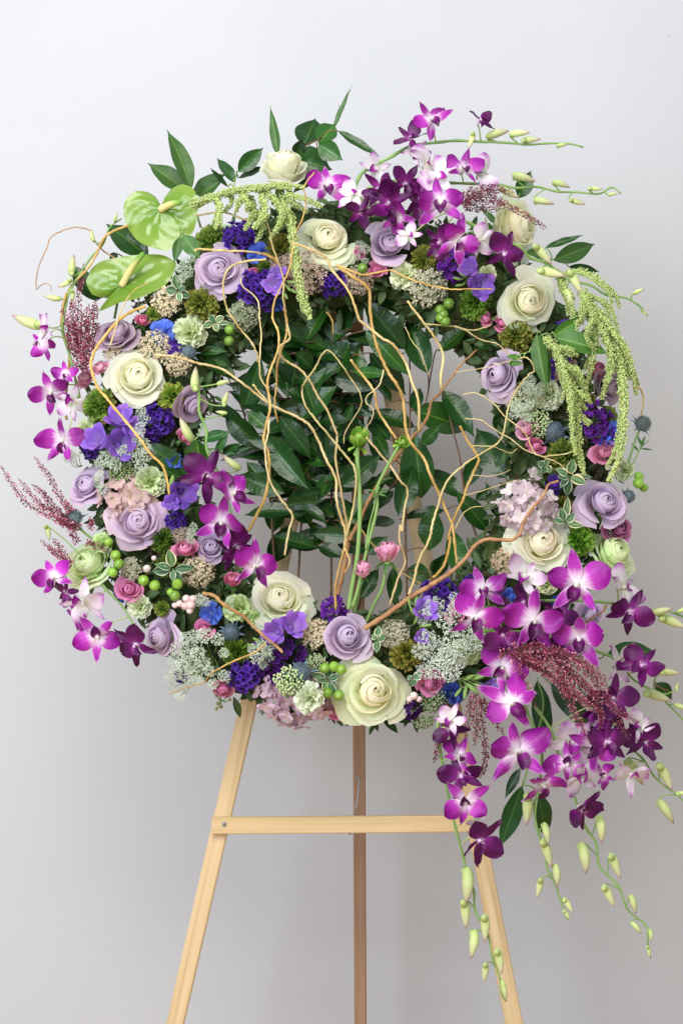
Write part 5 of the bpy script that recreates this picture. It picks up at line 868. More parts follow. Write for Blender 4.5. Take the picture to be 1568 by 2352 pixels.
# variegated sprigs
def sprig(label, z, x, y, leaves, seed):
    g = random.Random(seed); X, Y_ = q(z, x, y); h, n = ring(X, Y_); b = P(X, Y_, -h-.02); W = Matrix.Translation(b); root = thing('variegated_sprig', label, 'leaves', 'variegated leaf sprigs', W)
    link('stem', MB().add(*tube(spline([Vector((0, 0, 0)), Vector((0.002, .012, -.006)), Vector((0, .03, -.01))], 3), 1.6*S, 6)).mesh('stem', MT['green_stem']), root)
    for (tx, ty, w) in leaves:
        X2, Y2 = q(z, tx, ty); place_leaf(root, W, (z, x+(tx-x)*.12, y+(ty-y)*.12), (z, tx, ty), w, 'leaf_var', g, -h-.022, g.uniform(-.012, .004), roll=(g.uniform(-.3, .3), g.uniform(-.1, .5)))
sprig('variegated leaf star at lower left above the green berries', 'F', 1085, 590, [(1062, 475, 58), (1205, 585, 56), (965, 605, 66), (1140, 665, 40), (990, 560, 44), (1085, 660, 34)], 1)
sprig('variegated leaf star at the bottom left of the lowest white rose', 'G', 800, 975, [(800, 890, 50), (705, 935, 50), (850, 1070, 48), (775, 1040, 40), (870, 945, 40), (740, 975, 34)], 2)
sprig('variegated leaves at right above the pale hydrangea', 'H', 850, 1105, [(880, 1005, 56), (950, 1145, 56), (840, 1225, 54), (785, 1120, 48), (780, 1060, 40), (800, 1170, 40), (990, 1110, 40)], 3)
sprig('variegated leaves right of the lower right white rose', 'H', 825, 1400, [(800, 1310, 54), (885, 1345, 50), (935, 1415, 50), (745, 1350, 50), (850, 1240, 40), (760, 1375, 36)], 4)
sprig('variegated leaves under the lower anthurium', 'A', 1120, 1200, [(1100, 1095, 62), (1040, 1190, 66), (1190, 1235, 50), (1160, 1170, 40), (1130, 1260, 40)], 5)
sprig('variegated leaves inside the upper left rim by the berries', 'B', 90, 1395, [(20, 1420, 44), (150, 1360, 40), (60, 1350, 40), (110, 1450, 36), (190, 1400, 30)], 6)
sprig('variegated leaves right of the bottom lavender rose', 'G', 1110, 720, [(1120, 640, 46), (1160, 700, 44), (1105, 790, 46), (1080, 690, 36)], 7)
sprig('pale-edged leaves at the bottom right of the lowest white rose', 'G', 1330, 970, [(1310, 1010, 44), (1390, 930, 50), (1350, 1000, 40), (1300, 950, 36)], 8)
sprig('small variegated leaves left of the right thistle', 'H', 700, 1040, [(660, 1020, 44), (740, 1075, 40), (690, 1085, 40), (720, 1000, 34)], 9)

# ------------------------------------------------------------------ anthuriums
def anthurium(label, cz, tipz, width, sp_tip, face, seed, rollfold):
    c = q(*cz); t = q(*tipz); g = random.Random(seed); h, _ = ring(*c); p = P(*c, -h-.035); up = Vector(((t[0]-c[0]), 0, -(t[1]-c[1]))).normalized(); L = math.hypot(t[0]-c[0], t[1]-c[1])*S
    n = Vector((face[0], -1, face[1])).normalized(); M = frame(p, n, 0, 1, up); root = thing('anthurium', label, 'anthurium', 'lime green anthuriums', M)
    def f(a_, v):            # polar heart: a around, v from spadix out
        a = a_*PI; dg = abs(math.degrees(a)); R = L*float(np.interp(dg, [0, 12, 30, 60, 90, 115, 135, 155, 168, 176, 180], [1.0, .95, .88, .80, .80, .80, .74, .58, .38, .16, .08]))*v
        x = math.sin(a)*R*(width/150); y = math.cos(a)*R; wd = width*S*.5
        quilt = (0.0024*math.sin(a*9+v*5)*math.sin(v*8)-.003*math.exp(-(a/.09)**2)*(1-v)-.0016*abs(math.sin(a*4.5)))*v*(1-v*.45); z = quilt+rollfold*(x/wd)**2*L*.25-.10*L*v*v+0.006*math.sin(a*3+seed)*v*v
        return Vector((x, y, z))
    link('spathe', MB().add(*grid(f, 72, 16)).mesh('spathe', MT['anthurium']), root)
    e = q(*sp_tip); pe = M.inverted() @ P(*e, -h-.035-.028); r0 = 7.5*S
    link('spadix', MB().add(*[(a, b, [(u[0], i/len(a)) for i, u in enumerate(uv)]) for (a, b, uv) in [tube(spline([Vector((0, 0, 0)), pe*.5+Vector((0, 0, .004)), pe], 8), lambda t: r0*(1.15-.35*t)*(1 if t < .93 else max(.25, 1-(t-.93)*10)), 12)]][0]).mesh('spadix', MT['spadix']), root)
    link('stem', MB().add(*tube(spline([Vector((0, 0, -.002)), Vector((0, -.012, -.02)), Vector((.01, -.03, -.045))], 4), 3*S, 8)).mesh('stem', MT['green_stem']), root)
anthurium('upper glossy lime anthurium with yellow-green spadix', ('A',1010,685), ('A',1060,965), 158, ('A',1140,640), (-.12, .30), 1, .35)
anthurium('lower glossy lime anthurium with spadix pointing up right', ('A',765,1165), ('A',1100,1010), 98, ('A',905,955), (-.25, .55), 2, .55)

# ------------------------------------------------------------------ amaranth and heather
def strand_mesh(pts, r, g, mat, base):
    r *= 1.18; sp = spline(pts, 8); mb = MB(); L = sum((sp[i+1]-sp[i]).length for i in range(len(sp)-1)); n = len(sp)
    mb.add(*tube([p-base for p in sp], lambda t: r*(.38-.25*t), 5))
    cnt = int(L/(r*.042)); ph = g.random()*6
    for k in range(cnt):
        t = k/cnt; i = min(n-2, int(t*(n-1))); fr = t*(n-1)-i; p = sp[i].lerp(sp[i+1], fr); tg = (sp[i+1]-sp[i]).normalized()
        rr = r*(1-.55*t**2)*(0.86+.16*math.sin(t*L/r*1.9+ph)+.10*math.sin(t*L/r*.7+ph)); a = g.random()*2*PI; o1 = tg.orthogonal().normalized(); o2 = tg.cross(o1)
        d = o1*math.cos(a)+o2*math.sin(a)
        V, F = blob(p+d*rr*g.uniform(.45, 1.10)-base, r*g.uniform(.15, .30), g); mb.add(V, F, [(.5, g.random())]*6)
    return mb.mesh('strand', MT[mat])
def amaranth(label, strands, base, Y, seed):
    g = random.Random(seed); b = P(*q(*base), Y+.03); root = thing('amaranth', label, 'amaranth', 'hanging lime amaranths', Matrix.Translation(b))
    extra = []
    for (z, pts, r) in strands:
        if len(pts) < 4 and g.random() < .5: continue
        ox, oy = g.uniform(-34, 34), g.uniform(-30, 10); cut = g.uniform(.8, .97); c0 = pts[0]
        extra.append((z, [(c0[0]+(p[0]-c0[0])*cut+ox*i/(len(pts)-1), c0[1]+(p[1]-c0[1])*cut+oy*i/(len(pts)-1)) for i, p in enumerate(pts)], r*.8))
    for (z, pts, r) in strands+extra:
        n = len(pts); y0 = Y+g.uniform(-.02, .012); link('strand', strand_mesh([P(*q(z, *p), y0-.012*math.sin(PI*i/(n-1))) for i, p in enumerate(pts)], r*S*ZK, g, 'amaranth', b), root, None, None, (1, 1, 1))
    return root
amaranth('lime amaranth hanging over the top left of the wreath', [('B', [(-60,650),(80,612),(200,572),(330,552),(420,545),(520,530),(655,550)], 26), ('B', [(100,600),(125,680),(115,760),(98,805)], 24), ('B', [(275,580),(245,640),(225,705)], 24), ('B', [(305,600),(332,680),(312,760),(280,815)], 25),
 ('B', [(380,590),(412,680),(385,750),(335,808)], 26), ('B', [(400,720),(395,800),(352,892)], 22), ('B', [(450,600),(510,700),(500,780),(435,872)], 26), ('B', [(510,620),(565,740),(582,850),(605,960),(615,1080),(640,1200),(668,1300),(692,1375)], 30), ('B', [(510,600),(600,650),(670,705)], 24), ('B', [(540,590),(680,630),(765,672)], 22), ('B', [(180,575),(200,640),(150,700)], 20), ('B', [(360,560),(440,600),(470,660)], 24), ('B', [(240,560),(300,640),(290,700)], 22), ('B', [(70,615),(20,640),(-30,690)], 22)], ('B', 400, 600), -.105, 1)
amaranth('lime amaranth spray pouring down the outer right side', [('C', [(780,1110),(900,1072),(1000,1100),(1080,1160),(1140,1220),(1168,1308)], 20), ('C', [(950,1220),(1080,1270),(1130,1350),(1160,1490)], 20), ('H', [(940,-10),(1040,80),(1120,190),(1200,300),(1248,392)], 24), ('H', [(1060,100),(1130,220),(1200,350),(1250,450),(1272,595)], 24),
 ('H', [(1040,150),(1130,300),(1170,430),(1190,560),(1200,700),(1190,850),(1160,1000),(1100,1140)], 31), ('H', [(990,30),(1060,200),(1112,330),(1100,450),(1058,622)], 26), ('H', [(960,60),(1020,200),(1010,330),(990,430),(955,560)], 24), ('H', [(1180,330),(1240,420),(1288,535)], 18), ('H', [(1020,90),(1085,250),(1125,380),(1100,520)], 25), ('H', [(930,-60),(980,60),(1050,150)], 26), ('C', [(800,1100),(850,1220),(870,1300),(900,1430)], 22), ('C', [(940,1220),(930,1330),(895,1450)], 22), ('H', [(1090,200),(1160,330),(1220,500)], 20), ('H', [(960,-30),(1000,110),(960,220),(1000,300)], 22), ('C', [(780,1070),(800,1180),(860,1290)], 20)], ('H', 950, 0), -.085, 2)
amaranth('lime amaranth clump hanging before the cream carnation at right', [('H', [(700,240),(790,330),(830,420),(870,550),(900,680),(910,800),(920,950),(945,1100)], 29), ('H', [(750,290),(830,320),(905,348)], 22), ('H', [(770,330),(800,430),(832,570)], 24), ('H', [(850,430),(930,520),(990,650)], 22), ('H', [(880,580),(960,690)], 18), ('H', [(900,700),(975,790)], 18), ('H', [(800,400),(850,520),(845,650)], 22), ('H', [(830,420),(910,440),(940,520)], 20), ('H', [(870,540),(940,600),(985,640)], 20), ('H', [(880,620),(880,720),(870,790)], 20)], ('H', 690, 225), -.12, 3)
def heather(label, spikes, base, Y, seed, tint=(1, 1, 1), r=16, leafy=.35, name='heather'):
    g = random.Random(seed); b = P(*q(*base), Y+.01); root = thing(name, label, 'heather', 'heather sprays', Matrix.Translation(b))
    for (z, pts) in spikes:
        n = len(pts); y0 = Y+g.uniform(-.02, .01); sp = spline([P(*q(z, *p), y0+g.uniform(-.004, .004)) for p in pts], 7); m = len(sp); L = sum((sp[i+1]-sp[i]).length for i in range(m-1)); R = r*S*ZK*1.15
        st = link('stem', MB().add(*tube([p-b for p in sp], lambda t: R*(.15-.08*t), 5)).mesh('stem', MT['heather_stem']), root)
        mb = MB(); lb = MB(); cnt = int(L/(R*.11))
        for k in range(cnt):
            t = k/cnt; i = min(m-2, int(t*(m-1))); p = sp[i].lerp(sp[i+1], t*(m-1)-i)-b; tg = (sp[i+1]-sp[i]).normalized(); o1 = tg.orthogonal().normalized(); o2 = tg.cross(o1); a = k*2.4+g.random()
            d = o1*math.cos(a)+o2*math.sin(a); rr = R*(1-.45*t)*g.uniform(.55, 1.1); s = R*g.uniform(.30, .52)*(1-.3*t)
            if g.random() < leafy+(.5 if t > .93 else 0):
                e = (d+tg*.8).normalized(); w = e.orthogonal().normalized()*s*.30; lb.add([p, p+e*rr*.6+w, p+e*rr*1.1, p+e*rr*.6-w], [(0, 1, 2, 3)])
            else:
                c = p+d*rr; ax = (d-tg*.2).normalized(); u1 = ax.orthogonal().normalized(); u2 = ax.cross(u1)
                V = [c+u1*s*.5, c+u2*s*.5, c-u1*s*.5, c-u2*s*.5]+[c+ax*s*1.3+u1*s*.75, c+ax*s*1.3+u2*s*.75, c+ax*s*1.3-u1*s*.75, c+ax*s*1.3-u2*s*.75]
                hi = g.uniform(.40, 1.1); mb.add(V, [(3, 2, 1, 0), (0, 1, 5, 4), (1, 2, 6, 5), (2, 3, 7, 6), (3, 0, 4, 7)], [(.5, .1)]*4+[(.5, hi)]*4)
        o = link('bells', mb.mesh('bells', MT['heather'], smooth=False), st, None, None, tint); o['kind'] = 'stuff'
        if lb.v: o = link('needles', lb.mesh('needles', MT['heather_leaf'], smooth=False), st); o['kind'] = 'stuff'
heather('pink heather spray fanning out at the far left edge', [('E', [(480,1440),(350,1370),(200,1300),(100,1190),(8,1042)]), ('E', [(470,1440),(330,1330),(220,1250),(122,1125)]), ('E', [(450,1420),(330,1290),(280,1220),(203,1158)]), ('E', [(450,1330),(380,1240),(310,1110),(218,985)]), ('E', [(470,1440),(390,1370),(310,1310),(240,1290)]), ('F', [(450,570),(350,490),(255,410)]), ('F', [(440,560),(370,500),(300,440)]), ('F', [(430,560),(390,470),(330,400)]), ('F', [(545,425),(600,445),(695,475)]), ('E', [(500,1430),(420,1370),(340,1290)]), ('E', [(560,1440),(575,1400),(565,1360)]), ('E', [(480,1440),(420,1400),(330,1380)]), ('E', [(470,1420),(440,1330),(400,1270)]), ('F', [(490,430),(430,330),(360,280)])], ('E', 480, 1450), -.03, 1, (1.2, 1.12, 1.2), 18, .34)
heather('burgundy heather plume standing at upper left beside the anthurium', [('A', [(500,1568),(490,1400),(500,1200),(527,1025)]), ('A', [(460,1568),(430,1450),(390,1290)]), ('A', [(560,1568),(590,1380),(600,1265)]), ('E', [(520,440),(480,250),(440,90)]), ('E', [(560,380),(560,200),(580,60)]), ('E', [(530,440),(520,250),(510,60)]), ('E', [(590,320),(600,200),(610,140)]), ('E', [(500,420),(460,300),(420,200)]), ('E', [(540,400),(540,280),(545,120)]), ('A', [(480,1520),(460,1350),(450,1250)]), ('A', [(530,1500),(540,1380),(560,1280)]), ('E', [(510,360),(470,200),(410,130)])], ('E', 520, 440), -.035, 2, (1.0, .75, .9), 19, .30)
heather('whitish heather sprig over the upper right white rose', [('C', [(130,650),(250,565),(380,550),(505,582)]), ('C', [(180,645),(320,610),(430,640),(520,690),(620,750),(712,803)]), ('C', [(200,670),(320,690),(450,680)]), ('C', [(200,640),(300,585),(400,600)]), ('C', [(170,655),(260,640),(370,645),(470,650)]), ('C', [(220,620),(330,570),(450,570)])], ('C', 130, 650), -.10, 3, (1.05, 1.35, 1.25), 18, .28)
heather('thick burgundy heather plume arching over the lower right orchids', [('I', [(420,970),(500,960),(530,1060),(590,1170),(652,1305)]), ('I', [(500,930),(620,920),(780,940),(900,1000),(1030,1080),(1105,1190)]), ('I', [(510,950),(640,1000),(760,1060),(830,1170),(870,1300),(930,1420),(985,1525)]), ('I', [(600,960),(750,1000),(880,1100),(990,1200),(1050,1330),(1045,1440)]), ('I', [(650,950),(820,990),(960,1080),(1060,1200),(1150,1320),(1295,1395)]), ('I', [(560,1010),(700,1080),(840,1180),(930,1260),(1040,1330)]), ('I', [(700,940),(850,960),(950,1020),(1010,1120)]), ('I', [(800,1000),(900,1150),(1000,1280),(1130,1360),(1225,1505)]), ('I', [(780,1060),(880,1200),(990,1300)]), ('I', [(540,980),(650,1050),(780,1130),(880,1240)]), ('I', [(700,980),(830,1060),(950,1160),(1040,1250)]), ('I', [(620,1020),(720,1080),(800,1170),(850,1270)])], ('I', 480, 950), -.135, 4, (1.1, .9, .95), 20, .30)
heather('thin pink heather strands hanging straight down at bottom right', [('I', [(240,1210),(225,1380),(188,1540)]), ('I', [(270,1220),(270,1400),(262,1540)]), ('I', [(300,1250),(310,1420),(330,1560),(320,1660),(295,1745)]), ('I', [(310,1250),(380,1370),(440,1475)]), ('I', [(110,1300),(60,1430),(30,1560),(5,1650)])], ('I', 250, 1220), -.07, 5, (.95, .75, .80), 19, .40)

# ------------------------------------------------------------------ orchids
OR = {}
def orchid_mesh(kind, mat, k):
    key = (kind, mat, k)
    if key in OR: return OR[key]
    g = random.Random(k*7+len(kind)); bend = g.uniform(-.75, .35); tw = g.uniform(-.6, .6); cup = g.uniform(-.35, .9); p1 = g.uniform(0, 6)
    def f(u, v):
        if kind == 'sepal': w = .19*math.sin(PI*min(1, v*.93+.055)**.88)**.85; 
        elif kind == 'petal': w = .40*math.sin(PI*min(1, v*.89+.03)**1.04)**.85
        else: w = .30*math.sin(PI*min(1, v*.80+.12))**.8
        if v > .9: w *= 1-.45*((v-.9)/.1)**1.5
        if kind == 'lip':
            return Vector((u*w*(1-.25*(1-v)), .08+.62*v, .20*math.sin(v*2.6)-.15*v+abs(u)**2*.26*(1-v*.55)+.03*math.sin(6*u+p1)*v*v))
        a = tw*v; x = u*w; z = .03+.16*v+bend*v*v-cup*x*x*1.6+.05*math.sin(4*v+3*u+p1)*v+.05*math.sin(10*v+p1*2+u)*abs(u)**1.5*v
        return Vector((x*math.cos(a), .05+.95*v, z+x*math.sin(a)))
    OR[key] = MB().add(*grid(f, 6, 9)).mesh(kind, MT[mat]); return OR[key]
def spur_mesh(mat):
    key = ('flower', mat)
    if key not in OR:
        mb = MB().add(*lathe([(.01, .24), (.05, .22), (.075, .15), (.09, .05), (.12, -.05), (.09, -.18), (.04, -.30)], 10))
        mb.uv = [(.5, .22)]*len(mb.v); OR[key] = mb.mesh('flower', MT[mat])
    return OR[key]
def bud_mesh():
    if 'bud' not in OR:
        V, F, UV = lathe([(.03, -.50), (.09, -.46), (.15, -.36), (.185, -.22), (.19, -.05), (.165, .12), (.13, .26), (.09, .38), (.045, .48), (.006, .55)], 12)
        V = [Vector((p.x*(1+.05*math.cos(math.atan2(p.y, p.x)*3))+.10*math.sin((p.z+.5)*2.6), p.y*(.9+.05*math.cos(math.atan2(p.y, p.x)*3)), p.z)) for p in V]
        mb = MB().add(V, F, [(u, max(0, (p.z+.5))) for (u, _), p in zip(UV, V)])
        V, F, UV = lathe([(.14, 0), (.12, .14), (.09, .26), (.03, .32)], 8); mb.add(V, F, [(.5, .08)]*len(V), Matrix.Translation((-.06, 0, -.30)) @ Matrix.Rotation(-1.9, 4, 'Y'))
        OR['bud'] = mb.mesh('bud', MT['bud'])
    return OR['bud']
def orchid_spray(label, stem, flowers, buds, Y0, Y1, r, seed, group='dendrobium orchid sprays'):
    g = random.Random(seed); n = len(stem); sp = spline([P(*q(*s), Y0+(Y1-Y0)*i/(n-1)) for i, s in enumerate(stem)], 7); b = sp[0]; W = Matrix.Translation(b); iW = Matrix.Translation(-b)
    root = thing('orchid_spray', label, 'orchid', group, W)
    link('stem', MB().add(*tube([p-b for p in sp], lambda t: r*S*(1-.55*t)*(1+.12*math.sin(t*n*6)), 8)).mesh('stem', MT['green_stem']), root)
    def near(p): i = min(range(len(sp)), key=lambda k: (sp[k]-p).length); return sp[i], (sp[min(i+1, len(sp)-1)]-sp[max(i-1, 0)]).normalized()
    for fl in flowers:
        z, x, y, R, roll, a, bb, mat = fl[:8]; X, Yd = q(z, x, y); p0 = P(X, Yd, 0); s0, tg = near(P(X, Yd, (Y0+Y1)/2)); Yst = s0.y-lean(Yd)
        p = P(X, Yd, Yst-.028+g.uniform(-.012, .008)-(fl[8] if len(fl) > 8 else 0)); nrm = Vector((a+g.uniform(-.42, .42), -1, bb+g.uniform(-.42, .36))); R_ = R*ZK*S*0.95
        M = frame(p, nrm, roll, R_); mt = {'v': 'orchid', 'd': 'orchid_dark', 'p': 'orchid_pale'}[mat]
        c = g.uniform(.88, 1.15); col = (c, c, c)
        f = link('flower', spur_mesh('orchid_pale' if mat != 'd' else 'orchid'), root, None, iW @ M, col)
        def put(kind, ang, tilt, sc=1.0, m=mt):
            k = g.randrange(10); m = 'orchid_sepal' if m == 'orchid' and kind == 'sepal' else m; link(kind, orchid_mesh(kind, m, k), f, None, Matrix.Rotation(-math.radians(ang+g.uniform(-15, 15)), 4, 'Z') @ Matrix.Rotation(tilt+g.uniform(-.35, .38), 4, 'X') @ Matrix.Rotation(g.uniform(-.3, .3), 4, 'Y') @ Matrix.Scale(sc*g.uniform(.86, 1.08), 4), col)
        put('sepal', 0, .05); put('sepal', 138, .0); put('sepal', -138, .0); put('petal', 68, .12, .98); put('petal', -68, .12, .98)
        put('lip', 180, .55, .80, 'orchid_dark' if mat != 'p' else 'orchid')
        back = M @ Vector((0, 0, -.28)); mid = (s0+back)/2+Vector((0, -.004, .004)); link('pedicel', MB().add(*tube([k-b for k in spline([s0, mid, back], 4)], r*S*.42, 6)).mesh('pedicel', MT['bud']), root)
    for bd in buds:
        z, x, y, L = bd[:4]; X, Yd = q(z, x, y); s0, tg = near(P(X, Yd, (Y0+Y1)/2)); p = P(X, Yd, s0.y-lean(Yd)-.006); off = p-s0; off = off.normalized() if off.length > 1e-5 else off
        if len(bd) > 4: an = math.radians(bd[4]); d = Vector((math.sin(an), -.15, math.cos(an))).normalized()
        else: d = (tg+off*.35).normalized()
        Lm = L*ZK*S*.90; side = Vector((0, -1, 0)).cross(d); ref = off if off.length > 0 else side
        M = frame(p, d, 0, Lm, Vector((d.z, -.3, -d.x)) if g.random() < .5 else Vector((-d.z, -.3, d.x))); tone = g.uniform(.9, 1.12); grn = max(0, min(1, (120-L)/80)); col = (tone*(1-.12*grn), tone, tone*(1-.25*grn))
        link('bud', bud_mesh(), root, None, iW @ M, col)
        tail = p-d*Lm*.46; mid = (s0+tail)/2-d*Lm*.18+off*Lm*.10; link('pedicel', MB().add(*tube([k-b for k in spline([s0, mid, tail], 5)], r*S*.40, 6)).mesh('pedicel', MT['green_stem']), root)
    return root
orchid_spray('topmost purple orchid spray pointing right above the wreath', [('B',935,640),('B',990,500),('B',1040,440),('B',1200,355),('B',1320,290),('B',1500,265),('C',150,255),('C',300,262),('C',450,268),('C',600,280),('C',720,272),('C',860,275),('C',942,297)],
 [('B',1450,130,150,-45,-.2,.1,'v'),('C',295,130,115,-10,.5,.7,'d'),('B',1320,245,120,-60,-.2,.6,'d',-.01),('B',1345,340,110,40,.3,.5,'p',-.02),('B',795,545,165,-5,-.05,.05,'v'),('B',1100,430,120,60,.3,.5,'p',-.03)],
 [('C',400,215,165,78),('C',540,212,140,88),('C',610,250,135,88),('C',808,285,82,85),('C',240,250,120,200)], -.055, -.035, 4.4, 1)
orchid_spray('second orchid spray at top right with green buds toward the right', [('B',930,600),('B',1060,555),('B',1200,510),('B',1400,520),('C',100,520),('C',230,525),('C',400,530),('C',520,552),('C',650,545),('C',780,575),('C',900,578),('C',1040,588),('C',1120,548),('C',1178,588)],
 [('B',1280,530,150,20,.3,.3,'d'),('B',1190,650,165,-60,-.3,-.3,'d'),('B',1420,400,165,60,.6,.6,'p'),('C',40,480,150,-70,-.7,.7,'p'),('C',185,440,150,15,.5,.3,'v'),('C',290,470,145,75,.7,.5,'p'),('B',1010,700,120,-120,-.5,-.4,'d'),('B',1130,560,140,-30,-.2,.2,'d'),('B',1380,620,150,100,.1,-.4,'d',-.01),('B',960,600,120,-80,-.4,.3,'p',-.02),('B',1230,730,120,100,.2,-.6,'v')],
 [('C',565,490,165,110),('C',800,530,130,112),('C',690,640,145,105),('C',900,640,115,108),('C',1015,557,100,95),('C',1125,592,66,85),('C',470,580,150,120)], -.085, -.05, 4.2, 2)
orchid_spray('orchid spray slanting right across the upper right white rose', [('C',100,700),('C',230,775),('C',400,860),('C',540,920),('C',610,990),('C',720,1030),('C',850,1130),('C',980,1160),('C',1090,1225),('C',1200,1240),('C',1290,1290),('C',1342,1355)],
 [('C',45,650,185,0,.0,.15,'v',.02),('C',150,880,165,20,.05,-.45,'v',.02),('C',440,970,160,25,.1,-.15,'d',.01),('B',1310,850,100,-60,-.2,0,'p',.01),('B',1500,890,130,100,-.2,-.5,'d',.0),('C',290,880,110,60,.4,0,'p')],
 [('C',685,965,175,140),('C',735,1085,190,105),('C',890,1140,175,155),('C',850,1240,140,160),('C',1290,1200,80,68),('C',1322,1335,62,140)], -.125, -.07, 4.4, 3)
orchid_spray('left orchid spray with pale buds along the outer left edge', [('E',500,620),('E',460,430),('E',430,310),('E',395,200),('E',415,30),('A',440,1200),('A',500,1100),('A',570,990),('A',650,900),('A',690,800),('A',765,742)],
 [('E',290,200,140,-110,-.7,.1,'p'),('E',320,580,160,-25,-.25,.05,'v'),('E',415,470,110,0,.1,.5,'v',-.02),('E',400,880,170,5,-.3,-.1,'v'),('E',450,640,130,160,.3,-.4,'p',-.02),('E',270,280,110,170,-.3,-.5,'v')],
 [('E',180,135,225,-68),('A',335,1240,125,-80),('A',455,1040,150,10),('A',410,1150,110,-115),('A',580,850,88,-5),('A',728,740,62,25),('A',455,1230,90,190)], -.03, -.03, 3.8, 4)
orchid_spray('orchid spray drooping below the ruffled rose at lower left', [('F',560,560),('F',660,710),('F',720,770),('F',780,840),('F',850,960),('F',900,1050)],
 [('F',345,650,150,-20,-.5,.2,'v',.01),('F',420,730,110,-120,-.5,-.4,'d'),('F',520,790,165,130,-.2,-.6,'p',.01),('F',490,880,120,-160,-.4,-.6,'v'),('F',610,1010,165,170,-.2,-.6,'v'),('F',860,1060,170,-40,-.4,-.3,'d')],
 [('F',300,360,110,170)], -.03, -.05, 3.6, 5)
orchid_spray('magenta orchid spray inside the left rim with pale green buds above', [('E',1230,470),('E',1250,600),('E',1250,700),('E',1295,820),('E',1300,950),('E',1400,1150),('F',1480,400),('F',1500,560),('G',300,330)],
 [('E',1295,1110,190,30,.0,.15,'d'),('E',1460,1220,175,-30,.25,.1,'v'),('E',1390,1400,200,20,.05,.05,'v',.01),('F',1470,450,165,60,.3,0,'d'),('G',345,260,175,10,.1,.0,'v',.01),('G',225,130,160,80,.2,-.1,'d')],
 [('E',1225,500,165,5),('E',1170,815,180,-25),('E',1400,520,95,80),('E',1455,1020,150,-50),('E',1415,620,110,20),('E',1390,705,80,-80)], -.105, -.10, 4.0, 6)
orchid_spray('upper of the lower-right orchid sprays, its buds leaving the right edge', [('I',300,680),('I',480,660),('I',580,640),('I',800,630),('I',1040,640),('I',1180,655),('I',1350,690),('I',1450,690),('I',1600,745)],
 [('I',315,560,170,-12,.0,.15,'v'),('I',570,490,170,35,.1,.9,'p'),('I',905,530,225,8,.02,.08,'v',.015),('I',1190,550,165,65,.8,.6,'p'),('I',1225,700,175,30,.35,-.35,'d')],
 [('I',1430,700,150,75),('I',1495,765,195,115),('I',1568,690,90,70)], -.12, -.06, 4.2, 7)
orchid_spray('middle lower-right orchid spray with three flat open magenta blooms', [('I',300,820),('I',480,830),('I',600,830),('I',800,880),('I',1060,960),('I',1150,1010),('I',1260,1130),('I',1400,1210),('I',1480,1290),('I',1600,1410)],
 [('I',255,735,190,20,-.05,.1,'v',.02),('I',630,755,215,0,.0,.05,'v',.03),('I',915,865,205,-5,.1,.1,'v',.02),('I',1165,1010,165,100,.6,.2,'p',-.01),('I',1310,1045,180,35,.2,.0,'d'),('I',440,840,140,170,.1,-.3,'d'),('I',560,650,140,80,.1,.2,'d',-.02),('I',790,720,150,160,.1,-.2,'d',-.02),('I',720,870,150,200,-.1,-.4,'d',-.01),('I',390,600,110,60,.2,.2,'d',-.02)],
 [('I',1480,1085,135,95),('I',1400,1230,190,110),('I',1530,1170,60,20),('I',1555,1300,110,110)], -.12, -.045, 4.2, 8)
orchid_spray('orchid spray falling below the white lace, ending in green buds', [('I',400,1000),('I',480,1100),('I',560,1260),('I',620,1400),('K',680,150),('K',670,350),('K',640,530),('K',650,640),('K',700,790),('K',715,900),('K',770,1010),('K',800,1110),('K',845,1222)],
 [('I',430,1050,170,40,.2,.3,'v',.0),('I',500,1270,215,-55,.0,.0,'v',.02),('K',530,170,225,-5,-.05,.05,'v',.025),('K',690,370,165,10,.1,-.25,'v',.01),('I',640,1010,100,10,.2,0,'d',-.03)],
 [('K',590,520,215,185),('K',708,680,150,172),('K',712,800,190,165),('K',772,940,150,178),('K',665,1020,135,195),('K',845,1130,112,150),('K',837,1190,76,150)], -.10, -.07, 4.2, 9)
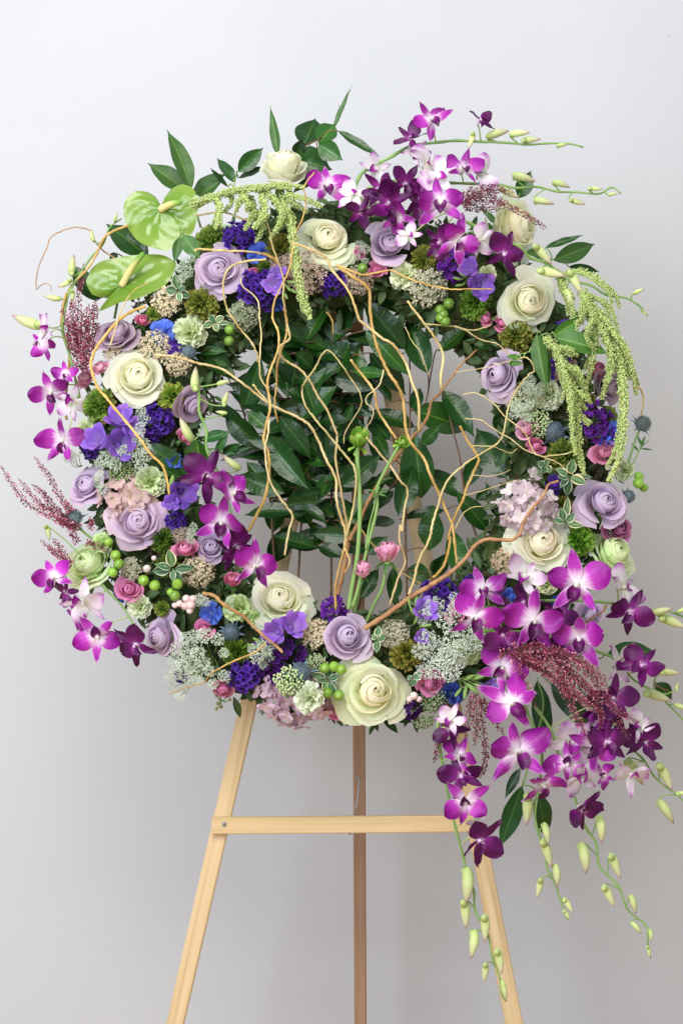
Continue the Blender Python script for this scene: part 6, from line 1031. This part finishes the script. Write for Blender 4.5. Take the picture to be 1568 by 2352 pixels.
orchid_spray('long orchid spray hanging furthest down at right with many buds', [('I',640,1300),('K',730,20),('K',790,200),('K',860,380),('K',950,630),('K',1020,740),('K',1045,890),('K',1160,1010),('K',1220,1160),('K',1335,1260),('K',1345,1390),('K',1362,1462)],
 [('K',870,110,190,30,.2,.0,'p',-.01),('K',1000,130,165,60,.4,.0,'v',.0),('K',925,330,150,120,.4,-.6,'p',.0),('K',930,530,155,170,.1,-.75,'d',.0),('K',1085,110,175,0,.2,-.1,'d',.01),('K',1060,320,95,100,.6,-.3,'v'),('K',990,30,150,140,.2,-.3,'v',-.01),('K',850,240,150,200,-.2,-.5,'v',.0),('I',1050,1330,140,40,.1,.1,'d',-.01),('I',1130,1240,165,150,.3,-.3,'d',.0)],
 [('K',1048,650,180,178),('K',945,830,205,175),('K',1140,880,175,160),('K',1100,1070,160,155),('K',1252,1120,130,168),('K',1272,1270,98,140),('K',1362,1320,85,180),('K',1350,1420,80,170)], -.09, -.06, 3.8, 10)
orchid_spray('far right dark orchid spray leaving the picture at the right edge', [('I',1040,1330),('K',1150,20),('K',1250,150),('K',1320,220),('K',1400,340),('K',1530,440),('K',1620,530)],
 [('K',1320,110,160,95,.3,-.2,'d',.0),('I',1290,1410,120,60,.6,.4,'p'),('K',1235,300,150,175,.4,-.8,'p'),('K',1180,60,120,-150,.1,-.3,'d')],
 [('K',1452,320,200,155),('K',1458,540,185,150),('K',1560,430,80,90),('K',1260,290,200,150)], -.06, -.04, 3.8, 11)
orchid_spray('dark orchid spray hanging straight down along the right easel leg', [('I',30,1380),('K',40,130),('K',70,300),('K',100,460),('K',140,640),('K',190,830),('K',210,920),('K',255,1040),('K',265,1170),('K',340,1300),('K',370,1450),('K',415,1580),('K',430,1690),('K',458,1735)],
 [('I',105,1440,130,-40,.1,.0,'d'),('K',160,200,140,30,.4,.2,'v'),('K',180,320,150,-20,.3,.1,'d'),('K',205,480,175,180,.05,-.25,'v',.01),('K',285,720,175,35,.15,-.45,'d',.01),('K',270,610,110,60,.5,.2,'p'),('I',110,1380,110,30,.1,.5,'p')],
 [('K',212,1000,235,185),('K',200,1180,190,178),('K',250,1370,185,190),('K',325,1270,180,182),('K',415,1480,170,172),('K',325,1550,130,188),('K',445,1670,120,172),('K',440,1640,90,170)], -.09, -.05, 4.0, 12)
